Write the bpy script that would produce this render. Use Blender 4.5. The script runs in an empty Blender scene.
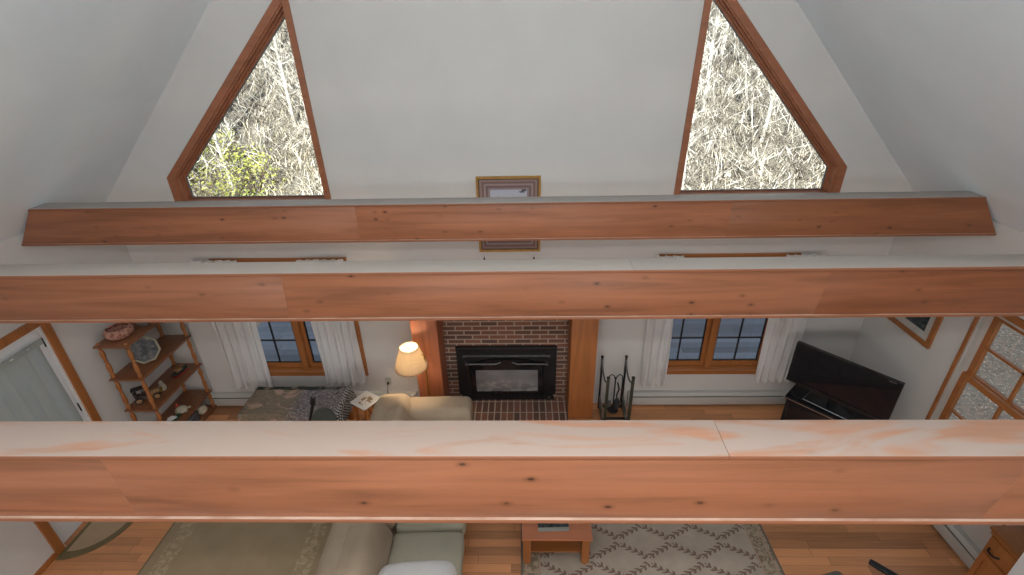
import bpy, bmesh, math, random
from mathutils import Vector, Matrix
from mathutils.geometry import tessellate_polygon
S = bpy.context.scene
COL = S.collection
PI = math.pi
R = math.radians

# ------------------------------------------------------------------ materials
class NT:
    def __init__(s, name, rough=0.6, spec=0.5):
        s.m = bpy.data.materials.new(name); s.m.use_nodes = True
        s.t = s.m.node_tree; s.n = s.t.nodes; s.l = s.t.links
        s.b = s.n['Principled BSDF']; s.b.inputs['Roughness'].default_value = rough
        s.b.inputs['Specular IOR Level'].default_value = spec
        s._tc = None
    def tc(s, k='Object'):
        if s._tc is None: s._tc = s.n.new('ShaderNodeTexCoord')
        return s._tc.outputs[k]
    def put(s, sock, v):
        if hasattr(v, 'is_linked') or hasattr(v, 'node'): s.l.new(v, sock)
        elif isinstance(v, (tuple, list)) and len(v) == 3 and sock.type == 'RGBA': sock.default_value = (*v, 1)
        else: sock.default_value = v
    def math(s, op, a, b=None, c=None):
        q = s.n.new('ShaderNodeMath'); q.operation = op
        s.put(q.inputs[0], a)
        if b is not None: s.put(q.inputs[1], b)
        if c is not None: s.put(q.inputs[2], c)
        return q.outputs[0]
    def mapping(s, scale=(1, 1, 1), rot=(0, 0, 0), loc=(0, 0, 0), vec=None):
        q = s.n.new('ShaderNodeMapping'); s.l.new(vec or s.tc(), q.inputs[0])
        q.inputs['Scale'].default_value = scale; q.inputs['Rotation'].default_value = rot; q.inputs['Location'].default_value = loc
        return q.outputs[0]
    def noise(s, vec, scale=5, detail=4, rough=.55, dist=0):
        q = s.n.new('ShaderNodeTexNoise'); s.l.new(vec, q.inputs['Vector'])
        q.inputs['Scale'].default_value = scale; q.inputs['Detail'].default_value = detail
        q.inputs['Roughness'].default_value = rough; q.inputs['Distortion'].default_value = dist
        return q.outputs['Fac']
    def voro(s, vec, scale=5, out='Distance', rand=1):
        q = s.n.new('ShaderNodeTexVoronoi'); s.l.new(vec, q.inputs['Vector'])
        q.inputs['Scale'].default_value = scale; q.inputs['Randomness'].default_value = rand
        return q.outputs[out]
    def ramp(s, fac, stops, interp='LINEAR'):
        q = s.n.new('ShaderNodeValToRGB'); s.put(q.inputs[0], fac); cr = q.color_ramp; cr.interpolation = interp
        while len(cr.elements) < len(stops): cr.elements.new(.5)
        for e, (p, c) in zip(cr.elements, stops):
            e.position = p; e.color = (*c, 1) if len(c) == 3 else c
        return q.outputs[0]
    def mix(s, f, a, b, mode='MIX'):
        q = s.n.new('ShaderNodeMix'); q.data_type = 'RGBA'; q.blend_type = mode
        s.put(q.inputs[0], f); s.put(q.inputs[6], a); s.put(q.inputs[7], b)
        return q.outputs[2]
    def sep(s, vec):
        q = s.n.new('ShaderNodeSeparateXYZ'); s.l.new(vec, q.inputs[0]); return q.outputs
    def color(s, v): s.put(s.b.inputs['Base Color'], v); return s
    def bump(s, h, strength=.2, dist=.01):
        q = s.n.new('ShaderNodeBump'); s.l.new(h, q.inputs['Height'])
        q.inputs['Strength'].default_value = strength; q.inputs['Distance'].default_value = dist
        s.l.new(q.outputs[0], s.b.inputs['Normal']); return s

def lin(r, g, b):
    f = lambda c: (c/255/12.92 if c/255 <= .04045 else ((c/255+.055)/1.055)**2.4)
    return (f(r), f(g), f(b))
def scl(c, k): return tuple(min(1, x*k) for x in c)

def plain(name, c, rough=.6, var=.12, scale=12, bump=.05, metal=0, spec=.5):
    n = NT(name, rough, spec); f = n.noise(n.mapping(), scale, 5)
    n.color(n.ramp(f, [(.3, scl(c, 1-var)), (.7, scl(c, 1+var))])); n.b.inputs['Metallic'].default_value = metal
    if bump: n.bump(f, bump, .004)
    return n.m

def wood(name, c, axis=0, rough=.42, contrast=.35, knots=True, off=0, dust=None, dust_amt=.0, kscale=1.0):
    n = NT(name, rough)
    sc = [9, 9, 9]; sc[axis] = .55
    v = n.mapping(tuple(sc), loc=(off*3.1, off*1.7, off*2.3))
    g = n.noise(v, 1.6, 7, .62, .6)
    sc2 = [70, 70, 70]; sc2[axis] = 1.5
    fine = n.noise(n.mapping(tuple(sc2), loc=(off, off, off)), 1.5, 3)
    a = n.ramp(g, [(.28, scl(c, 1-contrast)), (.5, c), (.72, scl(c, 1+contrast*.6))])
    col = n.mix(n.math('MULTIPLY', fine, .35), a, scl(c, .62))
    if knots:
        sk = [8.5, 8.5, 8.5]; sk[axis] = 4.6
        d = n.voro(n.mapping(tuple(s*kscale for s in sk), loc=(off*1.3+.4, off*.7, off*.9)), 1.0)
        k = n.ramp(d, [(.045, (1, 1, 1)), (.075, (.35, .35, .35)), (.17, (0, 0, 0))])
        col = n.mix(n.math('MULTIPLY', k, .9), col, scl(c, .12))
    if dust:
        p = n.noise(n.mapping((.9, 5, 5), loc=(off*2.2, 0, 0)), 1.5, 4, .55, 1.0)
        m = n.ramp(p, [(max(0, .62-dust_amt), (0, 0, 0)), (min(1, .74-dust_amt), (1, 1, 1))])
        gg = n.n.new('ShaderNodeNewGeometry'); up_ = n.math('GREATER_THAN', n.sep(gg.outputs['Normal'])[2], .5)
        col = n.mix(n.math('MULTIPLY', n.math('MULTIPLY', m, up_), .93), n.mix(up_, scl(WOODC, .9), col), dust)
    n.color(col); n.bump(fine, .08, .003)
    return n.m

def cloth(name, c, scale=220, rough=.9, var=.1):
    n = NT(name, rough, .2)
    w = n.noise(n.mapping(), scale, 2); big = n.noise(n.mapping(), 3, 4)
    n.color(n.mix(n.math('MULTIPLY', w, .35), n.ramp(big, [(.3, scl(c, 1-var)), (.7, scl(c, 1+var))]), scl(c, .7)))
    n.bump(w, .15, .002); return n.m

def sheer(name, c, opacity=.75):
    n = NT(name, .9, .1); n.color(c)
    tl = n.n.new('ShaderNodeBsdfTranslucent'); tl.inputs[0].default_value = (*c, 1)
    tp = n.n.new('ShaderNodeBsdfTransparent'); m1 = n.n.new('ShaderNodeMixShader'); m2 = n.n.new('ShaderNodeMixShader')
    m1.inputs[0].default_value = .35
    n.l.new(n.b.outputs[0], m1.inputs[1]); n.l.new(tl.outputs[0], m1.inputs[2])
    w = n.noise(n.mapping((60, 60, 2)), 3, 2)
    n.put(m2.inputs[0], n.math('ADD', n.math('MULTIPLY', w, .12), opacity-.06))
    n.l.new(tp.outputs[0], m2.inputs[1]); n.l.new(m1.outputs[0], m2.inputs[2])
    n.l.new(m2.outputs[0], n.n['Material Output'].inputs[0]); return n.m

def glassmat(name, tint=(.96, .98, .98)):
    n = NT(name); n.n.remove(n.b)
    tp = n.n.new('ShaderNodeBsdfTransparent'); tp.inputs[0].default_value = (*tint, 1)
    gl = n.n.new('ShaderNodeBsdfGlossy'); gl.inputs['Roughness'].default_value = .02
    lw = n.n.new('ShaderNodeLayerWeight'); lw.inputs[0].default_value = .5
    fr = n.math('ADD', n.math('MULTIPLY', n.math('POWER', lw.outputs['Facing'], 5.0), .9), .035)
    mx = n.n.new('ShaderNodeMixShader'); n.l.new(fr, mx.inputs[0])
    n.l.new(tp.outputs[0], mx.inputs[1]); n.l.new(gl.outputs[0], mx.inputs[2])
    n.l.new(mx.outputs[0], n.n['Material Output'].inputs[0]); return n.m

def planks(name, c, width=.085, length=1.1, rough=.3):
    n = NT(name, rough)
    x, y, z = n.sep(n.mapping())
    row = n.math('FLOOR', n.math('DIVIDE', y, width))
    rnd = n.n.new('ShaderNodeTexWhiteNoise'); rnd.noise_dimensions = '1D'; n.l.new(row, rnd.inputs['W'])
    xs = n.math('ADD', n.math('DIVIDE', x, length), rnd.outputs[0])
    cell = n.math('FLOOR', xs)
    cmb = n.n.new('ShaderNodeCombineXYZ'); n.l.new(row, cmb.inputs[0]); n.l.new(cell, cmb.inputs[1])
    r2 = n.n.new('ShaderNodeTexWhiteNoise'); n.l.new(cmb.outputs[0], r2.inputs['Vector'])
    g = n.noise(n.mapping((1.2, 22, 1)), 2.2, 6, .6, .5)
    tone = n.math('ADD', n.math('MULTIPLY', r2.outputs[0], .6), n.math('MULTIPLY', g, .5))
    col = n.ramp(tone, [(.15, scl(c, .52)), (.55, c), (1, scl(c, 1.4))])
    fy = n.math('FRACT', n.math('DIVIDE', y, width)); fx = n.math('FRACT', xs)
    gap = n.math('MAXIMUM', n.math('LESS_THAN', fy, .03), n.math('LESS_THAN', fx, .004))
    n.color(n.mix(n.math('MULTIPLY', gap, .7), col, scl(c, .2)))
    return n.m

def bricks(name, plane='XZ', bw=.213, bh=.066, swap=False):
    n = NT(name, .85, .3)
    x, y, z = n.sep(n.mapping())
    cmb = n.n.new('ShaderNodeCombineXYZ')
    a, b = (x, z) if plane == 'XZ' else (x, y)
    if swap: a, b = b, a
    n.l.new(a, cmb.inputs[0]); n.l.new(b, cmb.inputs[1])
    q = n.n.new('ShaderNodeTexBrick'); n.l.new(cmb.outputs[0], q.inputs['Vector'])
    q.inputs['Scale'].default_value = 1; q.inputs['Brick Width'].default_value = bw; q.inputs['Row Height'].default_value = bh
    q.inputs['Mortar Size'].default_value = .0085; q.inputs['Mortar Smooth'].default_value = .1; q.inputs['Bias'].default_value = -.1
    q.inputs['Color1'].default_value = (*lin(150, 102, 82), 1); q.inputs['Color2'].default_value = (*lin(86, 72, 66), 1)
    q.inputs['Mortar'].default_value = (*lin(196, 178, 160), 1)
    if swap: q.offset = 0.0
    f = n.noise(n.mapping(), 40, 5)
    n.color(n.mix(n.math('MULTIPLY', f, .45), q.outputs['Color'], lin(104, 78, 68)))
    h = n.math('SUBTRACT', 1.0, q.outputs['Fac']); n.bump(h, .5, .006); return n.m

WOODC = lin(146, 94, 66)
OAKC = lin(168, 106, 56)
M = {}
def wall_paint(name, c):
    n = NT(name, .85, .25); f = n.noise(n.mapping(), 2.0, 3); g = n.noise(n.mapping(), 160, 2)
    n.color(n.ramp(f, [(.3, scl(c, .97)), (.7, scl(c, 1.02))])); n.bump(g, .04, .002); return n.m
M['wall'] = wall_paint('wall_paint', (.63, .615, .59))
M['ceil'] = wall_paint('ceiling_paint', (.78, .86, .90))
M['white'] = plain('white_paint', (.74, .745, .75), .5, .03, 4, .02)
M['trim'] = wood('trim_wood', lin(160, 102, 72), 0, .4, .25, False, 3)
M['trimv'] = wood('trim_wood_vertical', lin(160, 102, 72), 2, .4, .25, False, 4)
M['oak'] = wood('oak', OAKC, 0, .42, .25, False, 5)
M['oakv'] = wood('oak_vertical', OAKC, 2, .42, .25, False, 6)
M['oaky'] = wood('oak_depthwise', OAKC, 1, .42, .25, False, 6)
M['pilaster'] = wood('pilaster_wood', lin(180, 112, 62), 2, .45, .3, False, 7)
M['pilaster2'] = wood('pilaster_wood_reddish', lin(178, 108, 74), 2, .45, .4, False, 9)
M['floor'] = planks('floor_planks', lin(206, 144, 98))
M['loftfloor'] = cloth('loft_carpet', lin(188, 184, 178), 120)
M['deck'] = planks('deck_boards', lin(120, 128, 138), .14, 3.0, .7)
M['glass'] = glassmat('window_glass')
M['black'] = plain('black_metal', (.022, .022, .024), .42, .2, 30, .05, .3)
M['gunmetal'] = plain('grey_iron', (.15, .155, .16), .45, .2, 30, .05, .5)
M['blackgloss'] = plain('black_gloss', (.012, .012, .014), .12, .1, 10, 0)
M['screen'] = plain('screen_glass', (.008, .008, .012), .06, .05, 4, 0)
M['chrome'] = plain('chrome', (.6, .6, .62), .25, .05, 10, 0, 1)
M['brass'] = plain('brass', lin(176, 140, 70), .3, .1, 20, 0, 1)
M['gold'] = plain('gold_frame', lin(170, 130, 62), .4, .2, 30, .05, .35)
M['heater'] = plain('heater_enamel', lin(190, 188, 182), .45, .02, 3, .01)
M['dark'] = plain('dark_gap', (.03, .03, .03), .8, .1, 5, 0)
M['sofa'] = cloth('sofa_taupe', lin(180, 162, 140))
M['sofaseat'] = cloth('sofa_seat_sage', lin(180, 174, 154))
M['pillow'] = cloth('pillow_white', lin(226, 224, 222), 60)
M['curtain'] = sheer('curtain_sheer', (.86, .85, .84), .88)
M['curtain2'] = sheer('door_curtain_sheer', (.48, .52, .49), .52)
M['brick'] = bricks('brick_running')
M['hearthbrick'] = bricks('brick_hearth', 'XY', .213, .084, True)

# ------------------------------------------------------------------ objects
def tag(o, label=None, cat=None, group=None, kind=None):
    if label: o['label'] = label
    if cat: o['category'] = cat
    if group: o['group'] = group
    if kind: o['kind'] = kind
    return o
def thing(name, label, cat, loc=(0, 0, 0), rz=0, group=None):
    o = bpy.data.objects.new(name, None); COL.objects.link(o); o.empty_display_size = .1
    o.location = loc; o.rotation_euler = (0, 0, rz)
    return tag(o, label, cat, group)
def dup(root, loc, rz=None, label=None, group=None, scale=None):
    r = root.copy(); COL.objects.link(r); r.location = loc
    if rz is not None: r.rotation_euler = (0, 0, rz)
    if scale: r.scale = scale
    if label: r['label'] = label
    if group: r['group'] = group
    for ch in list(root.children):
        c = ch.copy(); COL.objects.link(c); c.parent = r
        for g in list(ch.children):
            d = g.copy(); COL.objects.link(d); d.parent = c
    return r
class B:
    def __init__(s): s.bm = bmesh.new()
    def box(s, x0, x1, y0, y1, z0, z1, bev=0, seg=2, mat=None):
        g = bmesh.ops.create_cube(s.bm, size=1); vs = g['verts']
        for v in vs: v.co = Vector(((x0+x1)/2+v.co.x*(x1-x0), (y0+y1)/2+v.co.y*(y1-y0), (z0+z1)/2+v.co.z*(z1-z0)))
        if mat is not None: bmesh.ops.transform(s.bm, matrix=mat, verts=vs)
        if bev:
            es = list({e for v in vs for e in v.link_edges})
            bmesh.ops.bevel(s.bm, geom=es, offset=bev, segments=seg, affect='EDGES', profile=.5)
        return s
    def puff(s, c, size, r=.06, n=10, crown=0, mat=None):
        n0 = len(s.bm.verts); g = bmesh.ops.create_cube(s.bm, size=2); es = list({e for v in g['verts'] for e in v.link_edges})
        bmesh.ops.subdivide_edges(s.bm, edges=es, cuts=n, use_grid_fill=True)
        allv = list(s.bm.verts)[n0:]
        h = Vector(size)/2; inner = Vector((max(h.x-r, 0), max(h.y-r, 0), max(h.z-r, 0)))
        for v in allv:
            p0 = v.co.copy()
            p = Vector((p0.x*h.x, p0.y*h.y, p0.z*h.z))
            q = Vector((max(-inner.x, min(inner.x, p.x)), max(-inner.y, min(inner.y, p.y)), max(-inner.z, min(inner.z, p.z))))
            d = p-q
            if d.length > 1e-6: q = q+d.normalized()*r
            if crown:
                q.z += crown*(1-p0.x**2)*(1-p0.y**2)*p0.z
            q += Vector(c)
            v.co = mat @ q if mat is not None else q
        return s
    def cyl(s, p0, p1, r0, r1=None, seg=12, caps=True):
        p0 = Vector(p0); p1 = Vector(p1); r1 = r0 if r1 is None else r1
        d = (p1-p0).normalized(); a = d.orthogonal().normalized(); b = d.cross(a)
        A = [s.bm.verts.new(p0+(a*math.cos(t)+b*math.sin(t))*r0) for t in [2*PI*i/seg for i in range(seg)]]
        Bv = [s.bm.verts.new(p1+(a*math.cos(t)+b*math.sin(t))*r1) for t in [2*PI*i/seg for i in range(seg)]]
        for i in range(seg): s.bm.faces.new((A[i], A[(i+1) % seg], Bv[(i+1) % seg], Bv[i]))
        if caps: s.bm.faces.new(A[::-1]); s.bm.faces.new(Bv)
        return s
    def tube(s, pts, r, seg=8):
        pts = [Vector(p) for p in pts]; rs = r if isinstance(r, (list, tuple)) else [r]*len(pts)
        prev = None; a = None
        for i, p in enumerate(pts):
            d = (pts[min(i+1, len(pts)-1)]-pts[max(i-1, 0)]).normalized()
            a = d.orthogonal().normalized() if a is None else (a-d*a.dot(d)).normalized()
            b = d.cross(a)
            ring = [s.bm.verts.new(p+(a*math.cos(2*PI*k/seg)+b*math.sin(2*PI*k/seg))*rs[i]) for k in range(seg)]
            if prev:
                for k in range(seg): s.bm.faces.new((prev[k], prev[(k+1) % seg], ring[(k+1) % seg], ring[k]))
            else: s.bm.faces.new(ring[::-1])
            prev = ring
        s.bm.faces.new(prev); return s
    def lathe(s, prof, c=(0, 0, 0), seg=20, rib=0, closed=True, nr=12):
        rings = []
        for r, z in prof:
            ring = []
            for k in range(seg):
                t = 2*PI*k/seg; rr = r*(1+rib*(1 if k % 2 else -1))
                ring.append(s.bm.verts.new((c[0]+rr*math.cos(t), c[1]+rr*math.sin(t), c[2]+z)))
            rings.append(ring)
        for A, Bv in zip(rings, rings[1:]):
            for k in range(seg): s.bm.faces.new((A[k], A[(k+1) % seg], Bv[(k+1) % seg], Bv[k]))
        if closed:
            if prof[0][0] > 1e-4: s.bm.faces.new(rings[0][::-1])
            if prof[-1][0] > 1e-4: s.bm.faces.new(rings[-1])
        return s
    def prism(s, outer, holes, f, d0, d1):
        # polygon (2-D) with holes extruded from depth d0 to d1; f(u, v, d) -> 3-D
        loops = [outer]+list(holes)
        flat = [p for l in loops for p in l]
        tris = tessellate_polygon([[Vector((u, v, 0)) for u, v in l] for l in loops])
        V0 = [s.bm.verts.new(f(u, v, d0)) for u, v in flat]; V1 = [s.bm.verts.new(f(u, v, d1)) for u, v in flat]
        for t in tris:
            try: s.bm.faces.new([V0[i] for i in t]); s.bm.faces.new([V1[i] for i in t][::-1])
            except ValueError: pass
        k = 0
        for l in loops:
            m = len(l)
            for i in range(m):
                s.bm.faces.new((V0[k+i], V0[k+(i+1) % m], V1[k+(i+1) % m], V1[k+i]))
            k += m
        return s
    def sheet(s, fn, nu, nv, thick=0):
        V = [[s.bm.verts.new(fn(i/nu, j/nv)) for j in range(nv+1)] for i in range(nu+1)]
        fs = []
        for i in range(nu):
            for j in range(nv): fs.append(s.bm.faces.new((V[i][j], V[i+1][j], V[i+1][j+1], V[i][j+1])))
        if thick:
            bmesh.ops.recalc_face_normals(s.bm, faces=fs)
            bmesh.ops.solidify(s.bm, geom=fs, thickness=thick)
        return s
    def build(s, name, mat, parent=None, smooth=True, ang=35, label=None):
        bmesh.ops.recalc_face_normals(s.bm, faces=s.bm.faces)
        me = bpy.data.meshes.new(name); s.bm.to_mesh(me); s.bm.free()
        me.materials.append(mat)
        if smooth:
            for p in me.polygons: p.use_smooth = True
            try: me.set_sharp_from_angle(angle=R(ang))
            except Exception: pass
        o = bpy.data.objects.new(name, me); COL.objects.link(o)
        if parent: o.parent = parent
        if label: o['label'] = label
        return o
def struct(o): o['kind'] = 'structure'; return o
def inset(poly, d):
    # inset of a convex CCW polygon; d a number or one per edge
    n = len(poly); ds = d if isinstance(d, (list, tuple)) else [d]*n; L = []
    for i in range(n):
        p = Vector(poly[i]); q = Vector(poly[(i+1) % n]); t = (q-p).normalized(); nn = Vector((-t.y, t.x))
        L.append((p+nn*ds[i], t))
    out = []
    for i in range(n):
        p, t = L[i-1]; q, u = L[i]
        k = ((q-p).x*u.y-(q-p).y*u.x)/(t.x*u.y-t.y*u.x); out.append(tuple(p+t*k))
    return out

# ------------------------------------------------------------------ room measures
D = 5.147; XC = -.24; HW = 4.345; XL = XC-HW; XR = XC+HW
def half(z): return 4.255-.935*(z-3)
EAVE = 3+(4.255-HW)/.935; RIDGE = 3+4.255/.935; YB = -3.6
fy = lambda u, v, d: Vector((u, D+d, v))
fxl = lambda u, v, d: Vector((XL-d, u, v))
fxr = lambda u, v, d: Vector((XR+d, u, v))
def rect(x0, x1, z0, z1): return [(x0, z0), (x1, z0), (x1, z1), (x0, z1)]

# upper trapezoid windows (casing outlines)
OL = [(-3.82, 2.79), (-2.093, 2.79), (-2.133, 4.894), (-3.82, 3.137)]
OR = [(1.607, 2.79), (3.35, 2.79), (3.35, 3.15), (1.655, 4.962)]
PL = inset(OL, [.075, .062, .068, .085]); PR = inset(OR, [.075, .085, .068, .062])
WL = (-3.66, -2.055, .49, 2.18); WR = (1.54, 3.125, .49, 2.18)
def low_open(w): return rect(w[0]+.08, w[1]-.08, w[2]+.08, w[3]-.08)
FPX0, FPX1, FPZ = -1.33, .86, 1.72
wf = B()
wf.prism([(XL, -.0), (FPX0+.2, 0), (FPX0+.2, FPZ), (FPX1-.2, FPZ), (FPX1-.2, 0), (XR, 0), (XR, EAVE), (XC, RIDGE), (XL, EAVE)], [PL, PR, low_open(WL), low_open(WR)], fy, 0, .15)
struct(wf.build('wall_far', M['wall'], smooth=False))
DOOR = (3.03, 3.86, 0.0, 2.08)
WS = (2.50, 3.89, .62, 2.27)   # right window casing outline (y0,y1,z0,z1)
T = .15
struct(B().prism([(YB, 0), (DOOR[0], 0), (DOOR[0], DOOR[3]), (DOOR[1], DOOR[3]), (DOOR[1], 0), (D, 0), (D, EAVE), (YB, EAVE)], [], fxl, 0, T).build('wall_left', M['wall'], smooth=False))
SW = rect(WS[0]+.028, WS[1]-.028, WS[2]+.028, WS[3]-.06)
struct(B().prism(rect(YB, D, 0, EAVE), [SW], fxr, 0, T).build('wall_right', M['wall'], smooth=False))
BW = rect(-2.1, 1.62, 3.9, 5.4); BW2 = rect(-3.2, -1.2, .9, 2.1); BW3 = rect(.8, 2.8, .9, 2.1)
fb = lambda u, v, d: Vector((u, YB-d, v))
struct(B().prism([(XL, 0), (XR, 0), (XR, EAVE), (XC, RIDGE), (XL, EAVE)], [BW, BW2, BW3], fb, 0, T).build('wall_back', M['wall'], smooth=False))
cb = B()
for s in (-1, 1):
    e = Vector((XC+s*HW, 0, EAVE)); r = Vector((XC, 0, RIDGE)); nn = Vector((s*.72, 0, .69))*.16; e2 = Vector((s*.4, 0, -.42))
    P = [e, r, Vector((XC, 0, RIDGE+.23)), e+nn+e2*.6]
    a = [cb.bm.verts.new(p+Vector((0, YB-.15, 0))) for p in P]; b = [cb.bm.verts.new(p+Vector((0, D+.15, 0))) for p in P]
    cb.bm.faces.new(a); cb.bm.faces.new(b[::-1])
    for i in range(4): cb.bm.faces.new((a[i], b[i], b[(i+1) % 4], a[(i+1) % 4]))
struct(cb.build('ceiling', M['ceil'], smooth=False))
struct(B().box(XL-.15, XR+.15, YB-.15, D+.15, -.2, 0).build('floor', M['floor'], smooth=False))
struct(B().box(XL, XR, YB, .35, 2.80, 3.05).build('floor_loft', M['loftfloor'], smooth=False))
# baseboards
struct(B().box(XL, XL+.014, YB, 2.94, 0, .06).build('baseboard_left', M['oaky'], smooth=False))
struct(B().box(XL, XL+.014, 3.94, D, 0, .06).build('baseboard_left', M['oaky'], smooth=False))

# ------------------------------------------------------------------ windows
def upper_window(i, O, P, iv):
    def ed(a, b, c):          # a on the sloping and short sides, b on the inner upright, c on the bottom
        e = [a]*4; e[iv] = b; e[0] = c; return e
    r = thing('window_%d' % i, None, None, (0, 0, 0)); struct(r)
    B().prism(O, [P], fy, -.02, 0).build('casing', M['trim'], r, False)
    in1 = inset(P, ed(.014, .006, .006)); B().prism(P, [in1], fy, -.005, .13).build('jamb', M['trim'], r, False)
    st = inset(in1, ed(.013, .005, .004)); B().prism(in1, [st], fy, .05, .075).build('stop', M['trim'], r, False)
    s2 = inset(in1, ed(.032, .010, .012)); B().prism(in1, [s2], fy, .082, .12).build('sash', M['trim'], r, False)
    s3 = inset(s2, -.004); B().prism(s2, [inset(s2, .006)], fy, .088, .112).build('glazing_bead', M['gunmetal'], r, False)
    B().prism(s2, [], fy, .098, .104).build('pane', M['glass'], r, False)
upper_window(1, OL, PL, 1); upper_window(2, OR, PR, 3)

def low_window(i, w):
    x0, x1, z0, z1 = w; xm = (x0+x1)/2
    r = struct(thing('window_%d' % i, None, None, (0, 0, 0)))
    O = rect(*w); P = low_open(w)
    B().prism(O, [P], fy, -.02, 0).build('casing', M['oak'], r, False)
    B().box(x0, x1, D-.05, D+.03, z0+.062, z0+.088, .006).build('sill', M['oak'], r)
    in1 = inset(P, .015); B().prism(P, [in1], fy, -.003, .13).build('jamb', M['oak'], r, False)
    B().box(xm-.03, xm+.03, D-.008, D+.13, z0+.095, z1-.095).build('mullion', M['oakv'], r, False)
    for a, b in ((x0+.095, xm-.03), (xm+.03, x1-.095)):
        o = rect(a, b, z0+.095, z1-.095); q = inset(o, [.062, .046, .062, .046])
        sash = B().prism(o, [q], fy, .05, .1).build('sash', M['oakv'], r, False)
        g = B(); ww = q[1][0]-q[0][0]; hh = q[2][1]-q[1][1]
        g.prism(inset(q, -.001), [inset(q, .013)], fy, .066, .084)
        g.box(q[0][0]+ww/2-.009, q[0][0]+ww/2+.009, D+.066, D+.084, q[0][1], q[2][1])
        for k in (1, 2, 3): g.box(q[0][0], q[1][0], D+.066, D+.084, q[0][1]+hh*k/4-.009, q[0][1]+hh*k/4+.009)
        g.build('grille', M['black'], sash, False)
        B().prism(q, [], fy, .073, .077).build('pane', M['glass'], sash, False)
low_window(3, WL); low_window(4, WR)

def side_window():
    y0, y1, z0, z1 = WS
    r = struct(thing('window_5', None, None, (0, 0, 0)))
    O = rect(*WS); P = SW
    B().prism(O, [P], fxr, -.022, 0).build('casing', M['oaky'], r, False)
    in1 = inset(P, .012); B().prism(P, [in1], fxr, -.004, .13).build('jamb', M['heater'], r, False)
    lin1 = inset(in1, [.03, .035, .03, .035]); B().prism(in1, [lin1], fxr, .02, .13).build('jamb_liner', M['heater'], r, False)
    a, b = lin1[0][0], lin1[1][0]; lo, hi = lin1[0][1], lin1[2][1]; mid = 1.50
    for (q0, q1, dep) in ((mid-.02, hi, .07), (lo, mid+.025, .03)):
        o = rect(a, b, q0, q1); q = inset(o, .055)
        sash = B().prism(o, [q], fxr, dep, dep+.04).build('sash', M['oaky'], r, False)
        g = B(); ww = q[1][0]-q[0][0]; hh = q[2][1]-q[1][1]
        for k in (1, 2): g.prism(rect(q[0][0]+ww*k/3-.011, q[0][0]+ww*k/3+.011, q[0][1], q[2][1]), [], fxr, dep+.006, dep+.034)
        g.prism(rect(q[0][0], q[1][0], q[0][1]+hh/2-.011, q[0][1]+hh/2+.011), [], fxr, dep+.006, dep+.034)
        g.build('grille', M['oaky'], sash, False)
        B().prism(q, [], fxr, dep+.018, dep+.022).build('pane', M['glass'], sash, False)
    B().prism(rect(y0-.02, y1+.02, z0+.04, z0+.066), [], fxr, -.06, .02).build('sill', M['oaky'], r, False)
side_window()
def fill_window(i, P):  # unseen rear openings, added to let the fill lights in
    r = struct(thing('window_%d' % i, None, None, (0, 0, 0)))
    B().prism(inset(P, -.08), [P], fb, -.02, 0).build('casing', M['trim'], r, False)
    B().prism(P, [inset(P, .05)], fb, .05, .1).build('sash', M['trim'], r, False)
fill_window(6, BW); fill_window(7, BW2); fill_window(8, BW3)

# left door with a curtained glass lite
def left_door():
    r = struct(thing('door_1', None, None, (XL, (DOOR[0]+DOOR[1])/2, 0)))
    y0, y1, z0, z1 = DOOR
    g = lambda u, v, d: Vector((-d, u-(y0+y1)/2, v))
    cs = B(); k = .08
    cs.prism([(y0-k, 0), (y0, 0), (y0, z1), (y1, z1), (y1, 0), (y1+k, 0), (y1+k, z1+k), (y0-k, z1+k)], [], g, -.02, 0)
    cs.build('casing', M['oakv'], r, False)
    B().prism([(y0, 0), (y0+.02, 0), (y0+.02, z1-.02), (y1-.02, z1-.02), (y1-.02, 0), (y1, 0), (y1, z1), (y0, z1)], [], g, 0, .15).build('jamb', M['white'], r, False)
    a, b = y0+.022, y1-.022
    lite = rect(a+.10, b-.10, .32, z1-.16)
    leaf = B().prism(rect(a, b, .012, z1-.022), [lite], g, .03, .075).build('door_leaf', M['white'], r, False)
    mt = B(); w = lite[1][0]-lite[0][0]; h = lite[2][1]-lite[1][1]
    for i in (1, 2): mt.prism(rect(lite[0][0]+w*i/3-.012, lite[0][0]+w*i/3+.012, lite[0][1], lite[2][1]), [], g, .045, .068)
    for i in range(1, 5): mt.prism(rect(lite[0][0], lite[1][0], lite[0][1]+h*i/5-.012, lite[0][1]+h*i/5+.012), [], g, .045, .068)
    mt.build('muntins', M['white'], leaf, False)
    B().prism(lite, [], g, .055, .059).build('pane', M['glass'], leaf, False)
    hb = B()
    for z in (.22, 1.05, 1.85): hb.cyl((-.024, y1-.02-(y0+y1)/2, z), (-.024, y1-.02-(y0+y1)/2, z+.1), .008)
    hb.build('hinge', M['black'], leaf)
    kb = B(); ky = a+.06-(y0+y1)/2
    kb.cyl((-.03, ky, 1.0), (.02, ky, 1.0), .011); kb.puff((.038, ky, 1.0), (.05, .055, .055), .024, 6)
    kb.build('door_knob', M['brass'], leaf)
left_door()

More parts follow.
